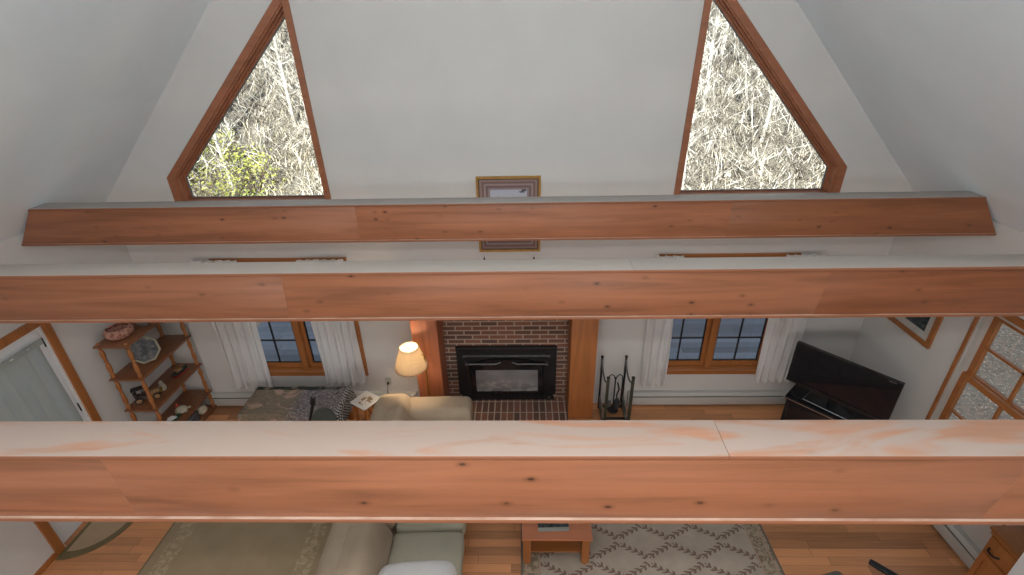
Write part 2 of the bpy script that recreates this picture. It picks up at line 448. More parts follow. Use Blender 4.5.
def drape(name, label, x0, x1, z0, z1, y, folds, amp, mat, group, axis='y', gather=.0, seed=0, cat='curtain'):
    rnd = random.Random(seed); ph = rnd.random()*6
    r = thing(name, label, cat, ((x0+x1)/2 if axis == 'y' else y, y if axis == 'y' else (x0+x1)/2, z0), 0, group)
    w = x1-x0; h = z1-z0
    def fn(u, v):
        t = u*folds*2*PI+ph
        dep = amp*(math.sin(t)+.35*math.sin(2.3*t+1+v*2))*(.55+.45*(1-v))
        xx = (u-.5)*w*(1-gather*v)+.012*math.sin(t*1.3+v*5)
        zz = v*h+(.012*math.sin(t+1.2) if v < .01 else 0)
        return (xx, dep, zz) if axis == 'y' else (dep, xx, zz)
    p = B().sheet(fn, int(folds*14), 14, .0025).build('curtain_cloth', mat, r)
    hd = B().sheet(lambda u, v: (lambda q: (q[0], q[1]*1.15-(.006 if axis == 'y' else 0), q[2]))(fn(u, .965+.035*v)), int(folds*14), 2, .006).build('heading', mat, r)
    return r
CG = 'white sheer curtains at the far wall windows'
drape('curtain', 'white sheer curtain at the left edge of the window beside the wooden shelf stand', -3.84, -3.31, .36, 2.19, D-.085, 5, .026, M['curtain'], CG, seed=1)
drape('curtain', 'wide white sheer curtain between the window and the floor lamp, above the covered bench', -2.60, -2.075, .40, 2.19, D-.085, 5.5, .024, M['curtain'], CG, seed=2)
drape('curtain', 'narrow white sheer curtain just right of the black fire tools', 1.49, 1.80, .365, 2.19, D-.085, 3, .026, M['curtain'], CG, seed=3)
drape('curtain', 'white sheer curtain hanging just left of the television', 2.93, 3.36, .43, 2.19, D-.085, 4.5, .028, M['curtain'], CG, seed=4)
def rod(x0, x1, label):
    r = thing('curtain_rod', label, 'curtain rod', ((x0+x1)/2, D-.085, 2.145), 0, 'curtain rods on the far wall')
    B().cyl((-(x1-x0)/2, 0, 0), ((x1-x0)/2, 0, 0), .006).build('rod', M['heater'], r)
    for s in (-1, 1):
        B().cyl((s*((x1-x0)/2-.01), 0, 0), (s*((x1-x0)/2-.01), .066, 0), .005).build('bracket', M['heater'], r)
rod(-3.88, -2.04, 'slim curtain rod over the window left of the fireplace')
rod(1.52, 3.42, 'slim curtain rod over the window right of the fireplace')
dc = drape('curtain', 'grey-white sheer panel covering the glass of the white side door', 3.14, 3.76, .27, 1.98, XL+.018, 4, .004, M['curtain2'], None, 'x', seed=5)
rr = thing('curtain_rod', 'thin white rod carrying the sheer panel on the side door', 'curtain rod', (XL+.018, 3.45, 1.95))
B().cyl((0, -.325, 0), (0, .325, 0), .005).build('rod', M['white'], rr)
for s in (-1, 1): B().cyl((0, s*.32, 0), (-.03, s*.32, 0), .004).build('bracket', M['white'], rr)
drape('curtain', 'bunched white curtain hem beside the side window, above the wall heater', 2.60, 2.80, .56, 2.2, XR-.05, 3, .022, M['curtain'], None, 'x', seed=6)

# ------------------------------------------------------------------ beams
ZT, ZB = 3.152, 2.802
def clipx(x, z):
    h = min(half(z), HW)-.004
    return max(XC-h, min(XC+h, x))
def beam(y, dp, seams, label, tones, topmat, topseams, off):
    r = thing('ceiling_beam', label, 'beam', (XC, y, ZB), 0, 'tie beams across the room')
    zt0 = ZT-.020; zb1 = ZB+.020
    def slab(name, x0b, x1b, x0t, x1t, ya, yb, za, zb, mat, bev=.003):
        q = B()
        P = [(x0b, ya, za), (x1b, ya, za), (x1b, yb, za), (x0b, yb, za), (x0t, ya, zb), (x1t, ya, zb), (x1t, yb, zb), (x0t, yb, zb)]
        vs = [q.bm.verts.new((clipx(a, c)-XC, b-y, c-ZB)) for a, b, c in P]
        for f in ((0, 1, 2, 3), (4, 5, 6, 7), (0, 1, 5, 4), (1, 2, 6, 5), (2, 3, 7, 6), (3, 0, 4, 7)): q.bm.faces.new([vs[i] for i in f])
        if bev: bmesh.ops.bevel(q.bm, geom=q.bm.edges[:], offset=bev, segments=2, affect='EDGES', profile=.5)
        return q.build(name, mat, r)
    big = 9
    xs = [(-big, -big)]+seams+[(big, big)]
    for i in range(len(xs)-1):
        (a0, a1), (b0, b1) = xs[i], xs[i+1]     # (x at top, x at bottom)
        slab('front_board', a1, b1, a0, b0, y+.011, y+.030, zb1, zt0, tones[i], .0012)
    ts = [(-big, -big)]+topseams+[(big, big)]
    for i in range(len(ts)-1):
        (a0, a1), (b0, b1) = ts[i], ts[i+1]     # (x at front, x at back)
        a0, a1, b0, b1 = a0+.0008, a1+.0008, b0-.0008, b1-.0008
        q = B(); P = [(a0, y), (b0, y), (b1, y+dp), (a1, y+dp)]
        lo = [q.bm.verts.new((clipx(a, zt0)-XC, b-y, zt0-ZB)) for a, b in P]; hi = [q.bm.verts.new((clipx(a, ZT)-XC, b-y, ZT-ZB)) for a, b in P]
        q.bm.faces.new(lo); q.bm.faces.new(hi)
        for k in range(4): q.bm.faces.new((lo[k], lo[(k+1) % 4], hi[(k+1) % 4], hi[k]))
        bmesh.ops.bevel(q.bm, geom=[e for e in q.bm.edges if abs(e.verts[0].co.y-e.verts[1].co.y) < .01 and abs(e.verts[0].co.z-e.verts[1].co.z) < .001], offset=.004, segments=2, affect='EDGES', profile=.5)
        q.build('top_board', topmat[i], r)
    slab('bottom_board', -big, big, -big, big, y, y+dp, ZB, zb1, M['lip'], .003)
    slab('back_board', -big, big, -big, big, y+dp-.032, y+dp-.012, zb1, zt0, tones[-1], .0012)
    return r
def bw(i, k=1.0, c=WOODC, **kw): return wood('beam_wood_%d' % i, scl(c, k), 0, .38, .42, True, i*1.37, **kw)
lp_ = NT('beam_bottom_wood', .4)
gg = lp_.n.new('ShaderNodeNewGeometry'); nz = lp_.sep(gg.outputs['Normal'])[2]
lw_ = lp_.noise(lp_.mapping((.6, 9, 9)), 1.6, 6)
lip_shine = lp_.math('MULTIPLY', lp_.math('GREATER_THAN', nz, .4), lp_.ramp(lp_.noise(lp_.mapping((1.5, 3, 3)), 3, 4), [(.3, (.35, .35, .35)), (.6, (1, 1, 1))]))  # flash highlight on the lip's upper face, put into the colour as a pale tone
lp_.color(lp_.mix(lip_shine, lp_.ramp(lw_, [(.3, scl(WOODC, .8)), (.7, scl(WOODC, 1.1))]), lin(200, 170, 150))); M['lip'] = lp_.m
w1 = [bw(1, .92), bw(2, 1.05), bw(3, .9)]
w2 = [bw(4, .9), bw(5, 1.04), bw(6, .92, lin(134, 80, 50))]
w3 = [bw(7, 1.12), bw(8, 1.22), bw(9, .95, lin(144, 90, 58))]
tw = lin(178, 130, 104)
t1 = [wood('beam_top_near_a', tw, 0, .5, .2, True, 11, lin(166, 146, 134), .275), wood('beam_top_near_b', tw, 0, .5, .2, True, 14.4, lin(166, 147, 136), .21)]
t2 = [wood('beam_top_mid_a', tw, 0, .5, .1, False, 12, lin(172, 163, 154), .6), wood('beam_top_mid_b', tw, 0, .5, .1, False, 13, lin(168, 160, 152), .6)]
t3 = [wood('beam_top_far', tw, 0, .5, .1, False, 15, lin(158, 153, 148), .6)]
SEAM1 = [(-1.52, -1.50), (1.74, 1.68)]; SEAM2 = [(-1.52, -1.535), (1.875, 1.835)]; SEAM3 = [(-1.465, -1.465), (1.785, 1.78)]; TOP1 = [(.696, .702)]; TOP2 = [(.669, .673)]
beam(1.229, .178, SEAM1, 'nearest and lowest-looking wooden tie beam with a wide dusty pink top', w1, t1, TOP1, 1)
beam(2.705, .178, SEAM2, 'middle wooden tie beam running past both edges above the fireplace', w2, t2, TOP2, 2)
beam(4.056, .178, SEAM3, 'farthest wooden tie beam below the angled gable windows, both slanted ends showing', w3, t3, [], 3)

# ------------------------------------------------------------------ fireplace
YF = 5.215
fp = thing('fireplace', 'red brick fireplace surround between two wide orange wooden pilasters', 'fireplace', (-.235, D, 0))
fx = -.235
bq = B(); bq.prism([(-1.14-fx, 0), (-.80-fx, 0), (-.80-fx, .80), (.34-fx, .80), (.34-fx, 0), (.67-fx, 0), (.67-fx, FPZ), (-1.14-fx, FPZ)], [], lambda u, v, d: Vector((u, YF-D+d, v)), 0, .12)
bq.build('brick_face', M['brick'], fp, False)
fbx = B(); fbx.box(-.82-fx, .36-fx, YF-D+.12, YF-D+.60, 0, .9); fbx.bm.faces.ensure_lookup_table()
fcs = [f for f in fbx.bm.faces if f.normal.y < -.9]; bmesh.ops.delete(fbx.bm, geom=fcs, context='FACES_ONLY')
fbx.build('firebox', M['dark'], fp, False)
B().box(-1.03-fx, .55-fx, 4.80-D, YF-D, 0.0, .03).build('hearth', M['hearthbrick'], fp, False)
for i, (a, b, mm) in enumerate(((-1.34, -1.03, 'pilaster2'), (.552, .862, 'pilaster'))):
    B().box(a-fx, b-fx, 4.86-D, YF-D, 0, FPZ-.06, .004).build('pilaster', M[mm], fp)
    B().box(a-.012-fx, b+.012-fx, 4.848-D, 4.86-D, 0, .02, .003).build('plinth', M['oak'], fp)
B().box(-1.42-fx, .95-fx, 4.78-D, YF-D, FPZ-.06, FPZ, .008).build('mantel_shelf', M['oak'], fp)

fi = thing('fireplace_insert', 'black metal stove insert with a wide glass door set in the brick fireplace', 'stove', (-.237, YF, .045)); fi.scale = (1, .8, .935)
ax0, ax1 = -.645, .645
q = B(); q.prism(rect(ax0, ax1, .09, .90), [rect(-.48, .48, .12, .66)], lambda u, v, d: Vector((u, -.05+d, v)), 0, .046)
q.build('surround', M['black'], fi, False)
q = B(); q.prism([(-.63, 0), (.63, 0), (.60, .10), (-.60, .10)], [], lambda u, v, d: Vector((u, -.06+d, v)), 0, .056); q.build('base', M['black'], fi, False)
q = B(); q.box(ax0-.004, ax1+.004, -.075, -.002, .86, .915, .01); q.build('hood', M['black'], fi)
q = B(); q.box(-.56, .56, -.085, -.05, .765, .79, .006); q.build('trim_bar', M['gunmetal'], fi)
# arched door
arch = [(-.47, .12), (.47, .12), (.47, .60)]+[(.47*math.cos(t), .60+.13*math.sin(t)) for t in [PI*k/16 for k in range(1, 16)]]+[(-.47, .60)]
gl = rect(-.405, .405, .17, .555)
dr = B().prism(arch, [gl], lambda u, v, d: Vector((u, -.10+d, v)), 0, .05).build('door', M['blackgloss'], fi, False)
sm = NT('sooty_glass', .08); f = sm.noise(sm.mapping((1.6, 1, 3.2), loc=(.3, 0, .2)), 2.0, 4)
x, y, z = sm.sep(sm.mapping()); ash = sm.noise(sm.mapping((5, 1, 9)), 1.5, 4)
lowm = sm.math('MULTIPLY', sm.math('LESS_THAN', z, .36), sm.ramp(ash, [(.5, (0, 0, 0)), (.62, (1, 1, 1))]))
sm.color(sm.mix(lowm, sm.ramp(f, [(.3, (.16, .16, .165)), (.7, (.27, .27, .28))]), (.36, .35, .33)))
B().prism(gl, [], lambda u, v, d: Vector((u, -.078+d, v)), 0, .008).build('door_glass', sm.m, dr, False)
for s in (-1, 1):
    q = B(); q.tube([(s*.53, -.10, .655), (s*.36, -.125, .672), (s*.14, -.125, .672), (s*.07, -.105, .69)], [.011, .012, .012, .008], 8)
    q.cyl((s*.52, -.05, .655), (s*.52, -.115, .655), .017)
    q.build('handle', M['gunmetal'], fi)
    q = B(); q.cyl((s*.545, -.095, .78), (s*.545, -.06, .78), .02); q.build('knob', M['gunmetal'], fi)
    q = B(); q.cyl((s*.56, -.06, .05), (s*.56, -.09, .05), .016); q.build('latch', M['gunmetal'], fi)
# candlesticks on the mantel
for i, xx in enumerate((-.445, .112)):
    c = thing('candlestick', ('dark iron candlestick whose tip shows under the framed picture, the left one' if i == 0 else 'dark iron candlestick whose tip shows under the framed picture, the right one'), 'candlestick', (xx, 5.02, FPZ), 0, 'candlesticks on the mantel')
    B().lathe([(.05, 0), (.05, .012), (.018, .03), (.01, .05), (.014, .11), (.009, .16), (.011, .25), (.02, .27), (.022, .285)], seg=16).build('stem', M['black'], c)
    B().lathe([(.011, .285), (.011, .48), (.004, .495), (0, .525)], seg=12).build('candle', M['dark'], c)

# picture on far wall
pc = thing('picture_frame', 'gold framed picture with layered mats high on the chimney wall', 'picture', (-.16, D, 2.24))
Of = rect(-.345, .345, 0, .86); cols = [('gold', .028, .030), ('bronze', .03, .022)]
M['bronze'] = plain('bronze_lip', lin(96, 76, 58), .5, .1, 20, 0)
fz = lambda u, v, d: Vector((u, -d, v))
a = Of; b = inset(a, .022); B().prism(a, [b], fz, 0, .030).build('frame', M['gold'], pc, False)
a = b; b = inset(a, .014); B().prism(a, [b], fz, 0, .024).build('frame_lip', M['bronze'], pc, False)
for k, c in enumerate(((150, 126, 120), (122, 100, 96), (158, 138, 134), (118, 98, 98), (146, 130, 130))):
    a = b; b = inset(a, .022); B().prism(a, [b], fz, 0, .016-.002*k).build('mat', plain('mat_band_%d' % k, lin(*c), .8, .03, 5, 0), pc, False)
pm = NT('landscape_print', .5); px, py, pz = pm.sep(pm.mapping()); nn = pm.noise(pm.mapping((1, 1, 2)), 9, 6)
skyc = pm.ramp(pz, [(.2, lin(110, 112, 108)), (.62, lin(186, 190, 200)), (.8, lin(170, 178, 200))])
pm.color(pm.mix(pm.ramp(nn, [(.62, (0, 0, 0)), (.66, (1, 1, 1))]), skyc, lin(70, 74, 80)))
B().prism(b, [], fz, 0, .004).build('print', pm.m, pc, False)

# right wall picture
pr = thing('picture_frame', 'oak framed picture with pale mat on the right wall above the television', 'picture', (XR, 4.53, 1.52))
fw = lambda u, v, d: Vector((-d, u, v))
a = rect(-.34, .34, 0, .56); b = inset(a, .05); B().prism(a, [b], fw, 0, .028).build('frame', M['oaky'], pr, False)
a = b; b = inset(a, .075); B().prism(a, [b], fw, 0, .012).build('mat', M['heater'], pr, False)
gm = NT('dark_print', .25); gm.color(gm.ramp(gm.noise(gm.mapping((1, 3, 5)), 5, 5), [(.35, lin(30, 40, 42)), (.6, lin(58, 72, 74)), (.75, lin(120, 124, 120))]))
B().prism(b, [], fw, 0, .006).build('print', gm.m, pr, False)

# ------------------------------------------------------------------ baseboard heaters, outlet
def heater(L, loc, rz, label, group='white baseboard heaters'):
    h = thing('baseboard_heater', label, 'heater', loc, rz, group)   # local: runs +x, front faces -y, back at y=0
    q = B(); q.prism([(0, .215), (-.05, .215), (-.078, .185), (-.078, .172), (-.02, .172), (-.02, .155), (0, .155)], [], lambda u, v, d: Vector((d, u, v)), 0, L); q.build('top_cover', M['heater'], h, False)
    B().box(0, L, -.078, -.070, .035, .155, .003).build('front_panel', M['heater'], h)
    B().box(.002, L-.002, -.058, -.002, .03, .155).build('fins', M['dark'], h, False)
    for x in (0, L-.03): B().box(x-.002, x+.032, -.081, 0, .0, .217, .003).build('end_cap', M['heater'], h)
    return h
heater(2.25, (1.36, D, 0), 0, 'long white baseboard heater under the window right of the fire tools')
heater(3.0, (-4.45, D, 0), 0, 'white baseboard heater behind the shelf stand and covered bench')
heater(1.9, (XR, 4.55, 0), -PI/2, 'white baseboard heater along the right wall under the side window')
ol = thing('wall_outlet', 'white wall outlet with a dark plug left of the floor lamp', 'outlet', (-1.81, D, .32))
B().box(-.04, .04, -.008, 0, 0, .12, .003).build('cover_plate', M['heater'], ol)
q = B(); q.box(-.012, .012, -.035, -.008, .03, .06, .004); q.build('socket', M['dark'], ol)
cd = B(); cd.tube([(-1.81, D-.04, .36), (-1.815, D-.06, .28), (-1.83, D-.06, .12), (-1.75, D-.08, .012), (-1.4, D-.2, .008), (-1.2, 4.80, .008)], .005, 6)
tag(cd.build('power_cord', M['dark']), 'dark power cord hanging from the wall outlet behind the sofa', 'cord')

# ------------------------------------------------------------------ shelf stand
ET = thing('shelf_stand', 'oak five-tier shelf stand with turned posts in the far left corner', 'shelf', (-4.36, 4.64, 0))
SH = [.055, .30, .735, 1.17, 1.60]; ex, ey = .185, .45
shw = wood('shelf_wood', lin(136, 88, 58), 1, .4, .25, False, 21)
for z in SH:
    B().box(-ex, ex, -ey, ey, z-.022, z, .006).build('shelf', shw, ET)
def spindle(h):
    p = [(.013, 0)]; n = 9
    base = [(.013, .0), (.018, .04), (.018, .10), (.011, .14), (.017, .2), (.020, .32), (.017, .44), (.011, .5), (.018, .54), (.011, .58), (.017, .66), (.020, .76), (.017, .84), (.011, .9), (.018, .95), (.013, 1.0)]
    return [(r*1.25, t*h) for r, t in base]
for sx in (-1, 1):
    for sy in (-1, 1):
        q = B(); lo = 0.0
        for z in SH:
            h = z-.022-lo
            if h > .05: q.lathe(spindle(h), (sx*(ex-.035), sy*(ey-.04), lo), 12)
            else: q.lathe([(.012, 0), (.018, .015), (.014, h)], (sx*(ex-.035), sy*(ey-.04), lo), 12)
            lo = z
        q.lathe([(.014, 0), (.018, .01), (.012, .02), (0, .028)], (sx*(ex-.035), sy*(ey-.04), 1.6), 12)
        q.build('post', M['oakv'], ET)
def on_shelf(i, dx, dy): return (-4.36+dx, 4.64+dy, SH[i]+.001)
bk = thing('woven_basket', 'low pink woven basket on the top tier of the shelf stand', 'basket', on_shelf(4, -.03, -.24))
bkm = NT('basket_weave', .8); w1_ = bkm.voro(bkm.mapping((30, 30, 40)), 1.0); bkm.color(bkm.ramp(w1_, [(.25, lin(150, 96, 82)), (.6, lin(196, 150, 130))])); bkm.bump(w1_, .4, .006)
B().lathe([(.0, 0), (.09, .0), (.125, .03), (.135, .07), (.115, .105), (.105, .105), (.12, .07), (.11, .03), (0, .014)], seg=28).build('bowl', bkm.m, bk)
B().lathe([(.103, .098), (.112, .094), (.118, .106), (.108, .114), (.100, .108), (.103, .098)], seg=28, closed=False).build('rim', bkm.m, bk)
bo = thing('glass_bowl', 'grey glass bowl behind the basket on the top tier', 'bowl', on_shelf(4, .07, .0))
B().lathe([(0, 0), (.05, 0), (.055, .01), (.09, .05), (.105, .09), (.098, .09), (.083, .052), (.045, .018), (0, .014)], seg=24).build('bowl', plain('grey_glass', lin(120, 118, 116), .15, .1, 20, 0), bo)
B().lathe([(.094, .084), (.103, .084), (.108, .094), (.100, .097), (.094, .084)], seg=24, closed=False).build('rim', M['gunmetal'], bo)
oc = thing('octagonal_plate', 'octagonal mirrored picture plate standing on the second tier', 'plate', on_shelf(3, .06, -.13), R(50)); oc.scale = (1.25, 1.25, 1.2)
oct_ = [(.125*math.cos(R(22.5+45*k)), .135+.135*math.sin(R(22.5+45*k))) for k in range(8)]
til = R(20); ft = lambda u, v, d: Vector((u, d*math.cos(til)+v*math.sin(til)-.02, v*math.cos(til)+.006-d*math.sin(til)))
B().prism(oct_, [inset(oct_, .016)], ft, 0, .016).build('rim', plain('pale_rim', lin(150, 146, 124), .4, .15, 30, .05), oc, False)
om = NT('plate_picture', .2); om.color(om.ramp(om.noise(om.mapping((1, 1, 1)), 14, 4), [(.4, lin(70, 72, 76)), (.55, lin(108, 108, 108)), (.68, lin(180, 180, 176))]))
B().prism(inset(oct_, .014), [], ft, .004, .012).build('picture', om.m, oc, False)
B().tube([(0, .05, .12), (0, .12, .004), (0, .03, .004)], .005, 6).build('easel', M['black'], oc)
# vintage car
car = thing('model_car', 'small vintage toy car in wood and brass on the third tier', 'model car', on_shelf(2, -.02, -.25), R(35))
tan = plain('toy_wood', lin(160, 124, 84), .5, .2, 30, .05)
B().box(-.13, .12, -.035, .035, .035, .055, .008).build('chassis', M['bronze'], car)
q = B(); q.box(.02, .12, -.03, .03, .055, .105, .012); q.build('hood', tan, car)
q = B(); q.box(-.12, -.0, -.04, .04, .055, .085, .01); q.box(-.125, -.095, -.04, .04, .08, .135, .012); q.box(-.05, -.035, -.04, .04, .08, .125, .008); q.build('seat', plain('toy_leather', lin(60, 48, 44), .5), car)
q = B(); q.box(-.135, -.005, -.045, .045, .175, .185, .005); q.cyl((-.12, -.04, .12), (-.12, -.04, .178), .004); q.cyl((-.12, .04, .12), (-.12, .04, .178), .004); q.cyl((-.012, -.04, .1), (-.012, -.04, .178), .004); q.cyl((-.012, .04, .1), (-.012, .04, .178), .004); q.build('roof', plain('toy_roof', lin(52, 46, 46), .6), car)
for xx in (-.09, .085):
    for yy in (-.05, .05):
        q = B(); q.cyl((xx, yy-.006, .04), (xx, yy+.006, .04), .040, seg=20)
        wh = q.build('wheel', M['black'], car); B().cyl((xx, yy-.009, .04), (xx, yy+.009, .04), .027, seg=16).build('hub', tan, wh)
q = B(); q.lathe([(0, 0), (.014, .004), (.018, .014), (.012, .022), (0, .024)], (.135, -.03, .07), 12); q.lathe([(0, 0), (.014, .004), (.018, .014), (.012, .022), (0, .024)], (.135, .03, .07), 12); q.build('headlamp', M['brass'], car)
fg = thing('figurine', 'pale seated figurine beside the toy car on the third tier', 'figurine', on_shelf(2, .03, -.08))
B().lathe([(0, 0), (.035, 0), (.042, .03), (.03, .07), (.018, .088), (0, .092)], seg=16).build('body', plain('pale_clay', lin(170, 164, 146), .7), fg)
B().lathe([(0, .085), (.018, .09), (.024, .108), (.016, .126), (0, .13)], seg=14).build('head', plain('pale_clay_b', lin(176, 168, 150), .7), fg)
bt = thing('model_boat', 'small dark model boat with red base at the back of the third tier', 'model boat', on_shelf(2, .05, .22), R(75))
q = B()
def hull(u, v):
    t = (u-.5)*2; wv = .038*(1-t*t*.9); a = PI*v
    return (t*.11, wv*math.cos(a), .052+.02*t*t-.045*math.sin(a))
q.sheet(hull, 14, 8, .004); q.build('hull', plain('boat_dark', lin(52, 56, 52), .5), bt)
B().box(-.10, .10, -.03, .03, 0, .012, .004).build('stand', plain('boat_red', lin(150, 48, 40), .5), bt)
q = B(); q.box(-.04, .03, -.018, .018, .05, .08, .004); q.cyl((0, 0, .07), (0, 0, .13), .003); q.cyl((.05, 0, .05), (.05, 0, .11), .003); q.tube([(-.09, 0, .075), (0, 0, .13), (.05, 0, .11), (.1, 0, .075)], .0015, 4); q.build('deck_house', tan, bt)
tt = thing('turtle_ornament', 'pale round turtle ornament on the fourth tier', 'ornament', on_shelf(1, .05, .02), R(40))
B().lathe([(0, .03), (.05, .03), (.07, .022), (.072, .03), (.055, .06), (.03, .078), (0, .084)], seg=20).build('shell', plain('pale_shell', lin(196, 188, 164), .5, .25, 40, .2), tt)
q = B(); q.puff((.085, 0, .03), (.04, .03, .026), .012, 4)
q.build('head', plain('pale_shell_b', lin(170, 160, 138), .6), tt)
for a in (45, 135, 225, 315): B().puff((.055*math.cos(R(a)), .06*math.sin(R(a)), .014), (.035, .03, .027), .012, 3).build('leg', bpy.data.materials['pale_shell_b'], tt)
gt = thing('toy_boat', 'small green and white toy boat at the front of the fourth tier', 'toy boat', on_shelf(1, .06, -.17), R(65))
q = B(); q.sheet(lambda u, v: Vector(hull(u, v))*.95, 14, 8, .004); q.build('hull', plain('toy_green', lin(54, 92, 66), .5), gt)
q = B(); q.box(-.08, .05, -.022, .022, .045, .062, .003); q.box(-.04, .02, -.016, .016, .062, .09, .004); q.build('cabin', M['white'], gt)
rd = thing('red_ornament', 'tiny red ornament beside the turtle on the fourth tier', 'ornament', on_shelf(1, -.05, .09))
B().lathe([(0, 0), (.02, 0), (.024, .02), (.012, .05), (.016, .065), (0, .08)], seg=12).build('body', plain('red_glaze', lin(190, 70, 50), .4), rd)
B().lathe([(0, .078), (.008, .08), (.005, .092), (0, .095)], seg=8).build('stopper', M['brass'], rd)
wb = thing('ceramic_jar', 'round cream jar on the bottom tier of the shelf stand', 'jar', on_shelf(0, .08, .27))
B().lathe([(0, 0), (.04, 0), (.07, .03), (.075, .06), (.055, .1), (.04, .11), (.044, .12), (.036, .12), (0, .1)], seg=22).build('body', plain('cream_glaze', lin(190, 180, 156), .4, .2, 25, .1), wb)
B().lathe([(0, .118), (.042, .12), (.03, .136), (.008, .14), (.012, .15), (0, .156)], seg=16).build('lid', plain('grey_glaze', lin(120, 116, 108), .4), wb)
gb = thing('storage_box', 'dark grey box on the bottom tier beside the cream jar', 'box', on_shelf(0, .0, .08))
B().box(-.10, .12, -.09, .09, 0, .10, .008).build('box', plain('grey_board', lin(84, 84, 90), .7), gb)
B().box(-.105, .125, -.095, .095, .10, .125, .008).build('lid', plain('grey_board_lid', lin(110, 108, 112), .7), gb)

# ------------------------------------------------------------------ covered bench
bn = thing('bench', 'low oak bench mostly covered by a printed throw', 'bench', (-2.83, 4.66, 0)); bn.scale = (1, 1, 1.11)
B().box(-.56, .60, -.24, .24, .36, .42, .008).build('seat', M['oak'], bn)
for sx in (-.52, .56):
    for sy in (-.2, .2): B().box(sx-.03, sx+.03, sy-.03, sy+.03, 0, .36, .005).build('leg', M['oakv'], bn)
q = B(); q.box(-.5, .54, -.215, -.19, .29, .36); q.box(-.5, .54, .19, .215, .29, .36); q.build('apron', M['oak'], bn, False)
th = NT('throw_print', .95, .1)
xx, yy, zz = th.sep(th.mapping())
blot = th.noise(th.mapping((1.5, 2.4, 2)), 2.2, 3, .5, 1.2); fine = th.noise(th.mapping((8, 11, 8)), 3.0, 5, .7, 2.0)
pch = th.noise(th.mapping((2.6, 3.6, 2), loc=(.62, .35, 0)), 1.5, 5, .6, .6)
left = th.mix(th.ramp(pch, [(.54, (0, 0, 0)), (.60, (1, 1, 1))]), th.ramp(fine, [(.3, lin(104, 94, 80)), (.6, lin(154, 138, 118))]), th.ramp(fine, [(.3, lin(164, 132, 112)), (.6, lin(206, 172, 150))]))
right = th.ramp(fine, [(.35, lin(70, 62, 70)), (.5, lin(128, 118, 120)), (.62, lin(186, 182, 176))])
mask = th.ramp(xx, [(.40, (0, 0, 0)), (.56, (1, 1, 1))]); th_m = th.math('ADD', th.math('MULTIPLY', xx, .8), .5)
col = th.mix(th.ramp(th_m, [(.46, (0, 0, 0)), (.58, (1, 1, 1))]), left, right)
dk = th.math('MULTIPLY', th.math('GREATER_THAN', yy, .19), th.ramp(blot, [(.38, (0, 0, 0)), (.5, (1, 1, 1))]))
col = th.mix(dk, col, lin(48, 56, 50))
frn = th.math('GREATER_THAN', xx, .555)
chk = th.n.new('ShaderNodeTexChecker'); th.l.new(th.mapping((1, 1, 1)), chk.inputs[0]); chk.inputs['Scale'].default_value = 44
chk.inputs['Color1'].default_value = (.55, .54, .52, 1); chk.inputs['Color2'].default_value = (.03, .03, .035, 1)
col = th.mix(frn, col, chk.outputs[0]); th.color(th.mix(th.math('MULTIPLY', th.noise(th.mapping(), 150, 2), .3), col, lin(90, 84, 76))); th.bump(fine, .2, .006)
def drapefn(u, v):
    # arc-length drape over the bench: falls at both ends and both long sides
    a = (u-.5)*1.66; b = (v-.5)*1.02; hx, hy, r = .60, .255, .03
    def fold(t, h):
        s = 1 if t >= 0 else -1; t = abs(t)
        if t <= h: return s*t, 0
        return s*(h+min(.035, (t-h)*.22)), -(t-h)*.95
    X, dz1 = fold(a, hx); Y, dz2 = fold(b, hy)
    wob = .006*math.sin(a*23+b*9)+.005*math.sin(b*31-a*7)
    edge = .02*math.sin(a*14) if dz2 < 0 else .02*math.sin(b*17)
    return (X+(wob if dz1 < 0 else 0), Y+(edge*.5 if dz2 < 0 else 0), .432+min(dz1, dz2)+wob*.6+(.006 if dz1 == 0 and dz2 == 0 else 0))
B().sheet(drapefn, 60, 40, .006).build('throw', th.m, None)
tho = bpy.data.objects['throw']; tho.location = (-2.83, 4.66, .047)
tag(tho, 'printed fleece throw in greys and peach draped over the low bench', 'blanket')

# dark chair in front of bench (its top shows over the near beam) and a black stand beside it
ch = thing('chair', 'dark chair with a rounded grey-green back in front of the covered bench', 'chair', (-2.205, 3.86, 0), 0); ch.scale = (1, 1, 1.10)
gb_m = plain('dark_green_vinyl', lin(70, 74, 68), .5, .1, 20, .05)
B().puff((0, 0, .45), (.42, .40, .08), .035, 8).build('seat', gb_m, ch)
for sx in (-.17, .17):
    B().tube([(sx, -.16, .42), (sx*1.1, -.19, .0)], .014).build('leg', M['black'], ch)
    B().tube([(sx, .16, .42), (sx*1.1, .19, .0)], .014).build('leg', M['black'], ch)
q = B(); bp = [(-.13, .0), (.13, 0)]+[(.13*math.cos(t), .08+.13*math.sin(t)) for t in [PI*k/14 for k in range(0, 15)]]
q.prism(bp, [], lambda u, v, d: Vector((u, .18+d+.1*v, .575+v)), 0, .03); q.build('backrest', gb_m, ch)
B().tube([(0, .17, .42), (0, .205, .50), (0, .225, .62)], .018).build('back_support', M['black'], ch)
st_ = thing('tripod_stand', 'slim black leaning tripod stand rising left of the rounded chair back', 'stand', (-2.53, 4.12, 0))
top_ = Vector((.165, .08, .83)); B().tube([(-.02, 0, .22), top_], .017).build('pole', M['black'], st_)
for k in range(3):
    a = R(100+120*k); B().tube([(.02, .01, .36), (.05*math.cos(a), .08*math.sin(a), .2), (.09*math.cos(a), .13*math.sin(a), .008)], .009).build('leg', M['black'], st_)
mt = Matrix.Translation(top_) @ Matrix.Rotation(R(14), 4, 'Y')
q = B(); q.box(-.024, .024, -.02, .02, -.02, .06, .006, 2, mt); q.build('head', M['black'], st_)
for dx in (-.018, .018): B().box(dx-.008, dx+.008, -.018, .018, .061, .08, .002, 2, mt).build('clip', M['black'], st_)

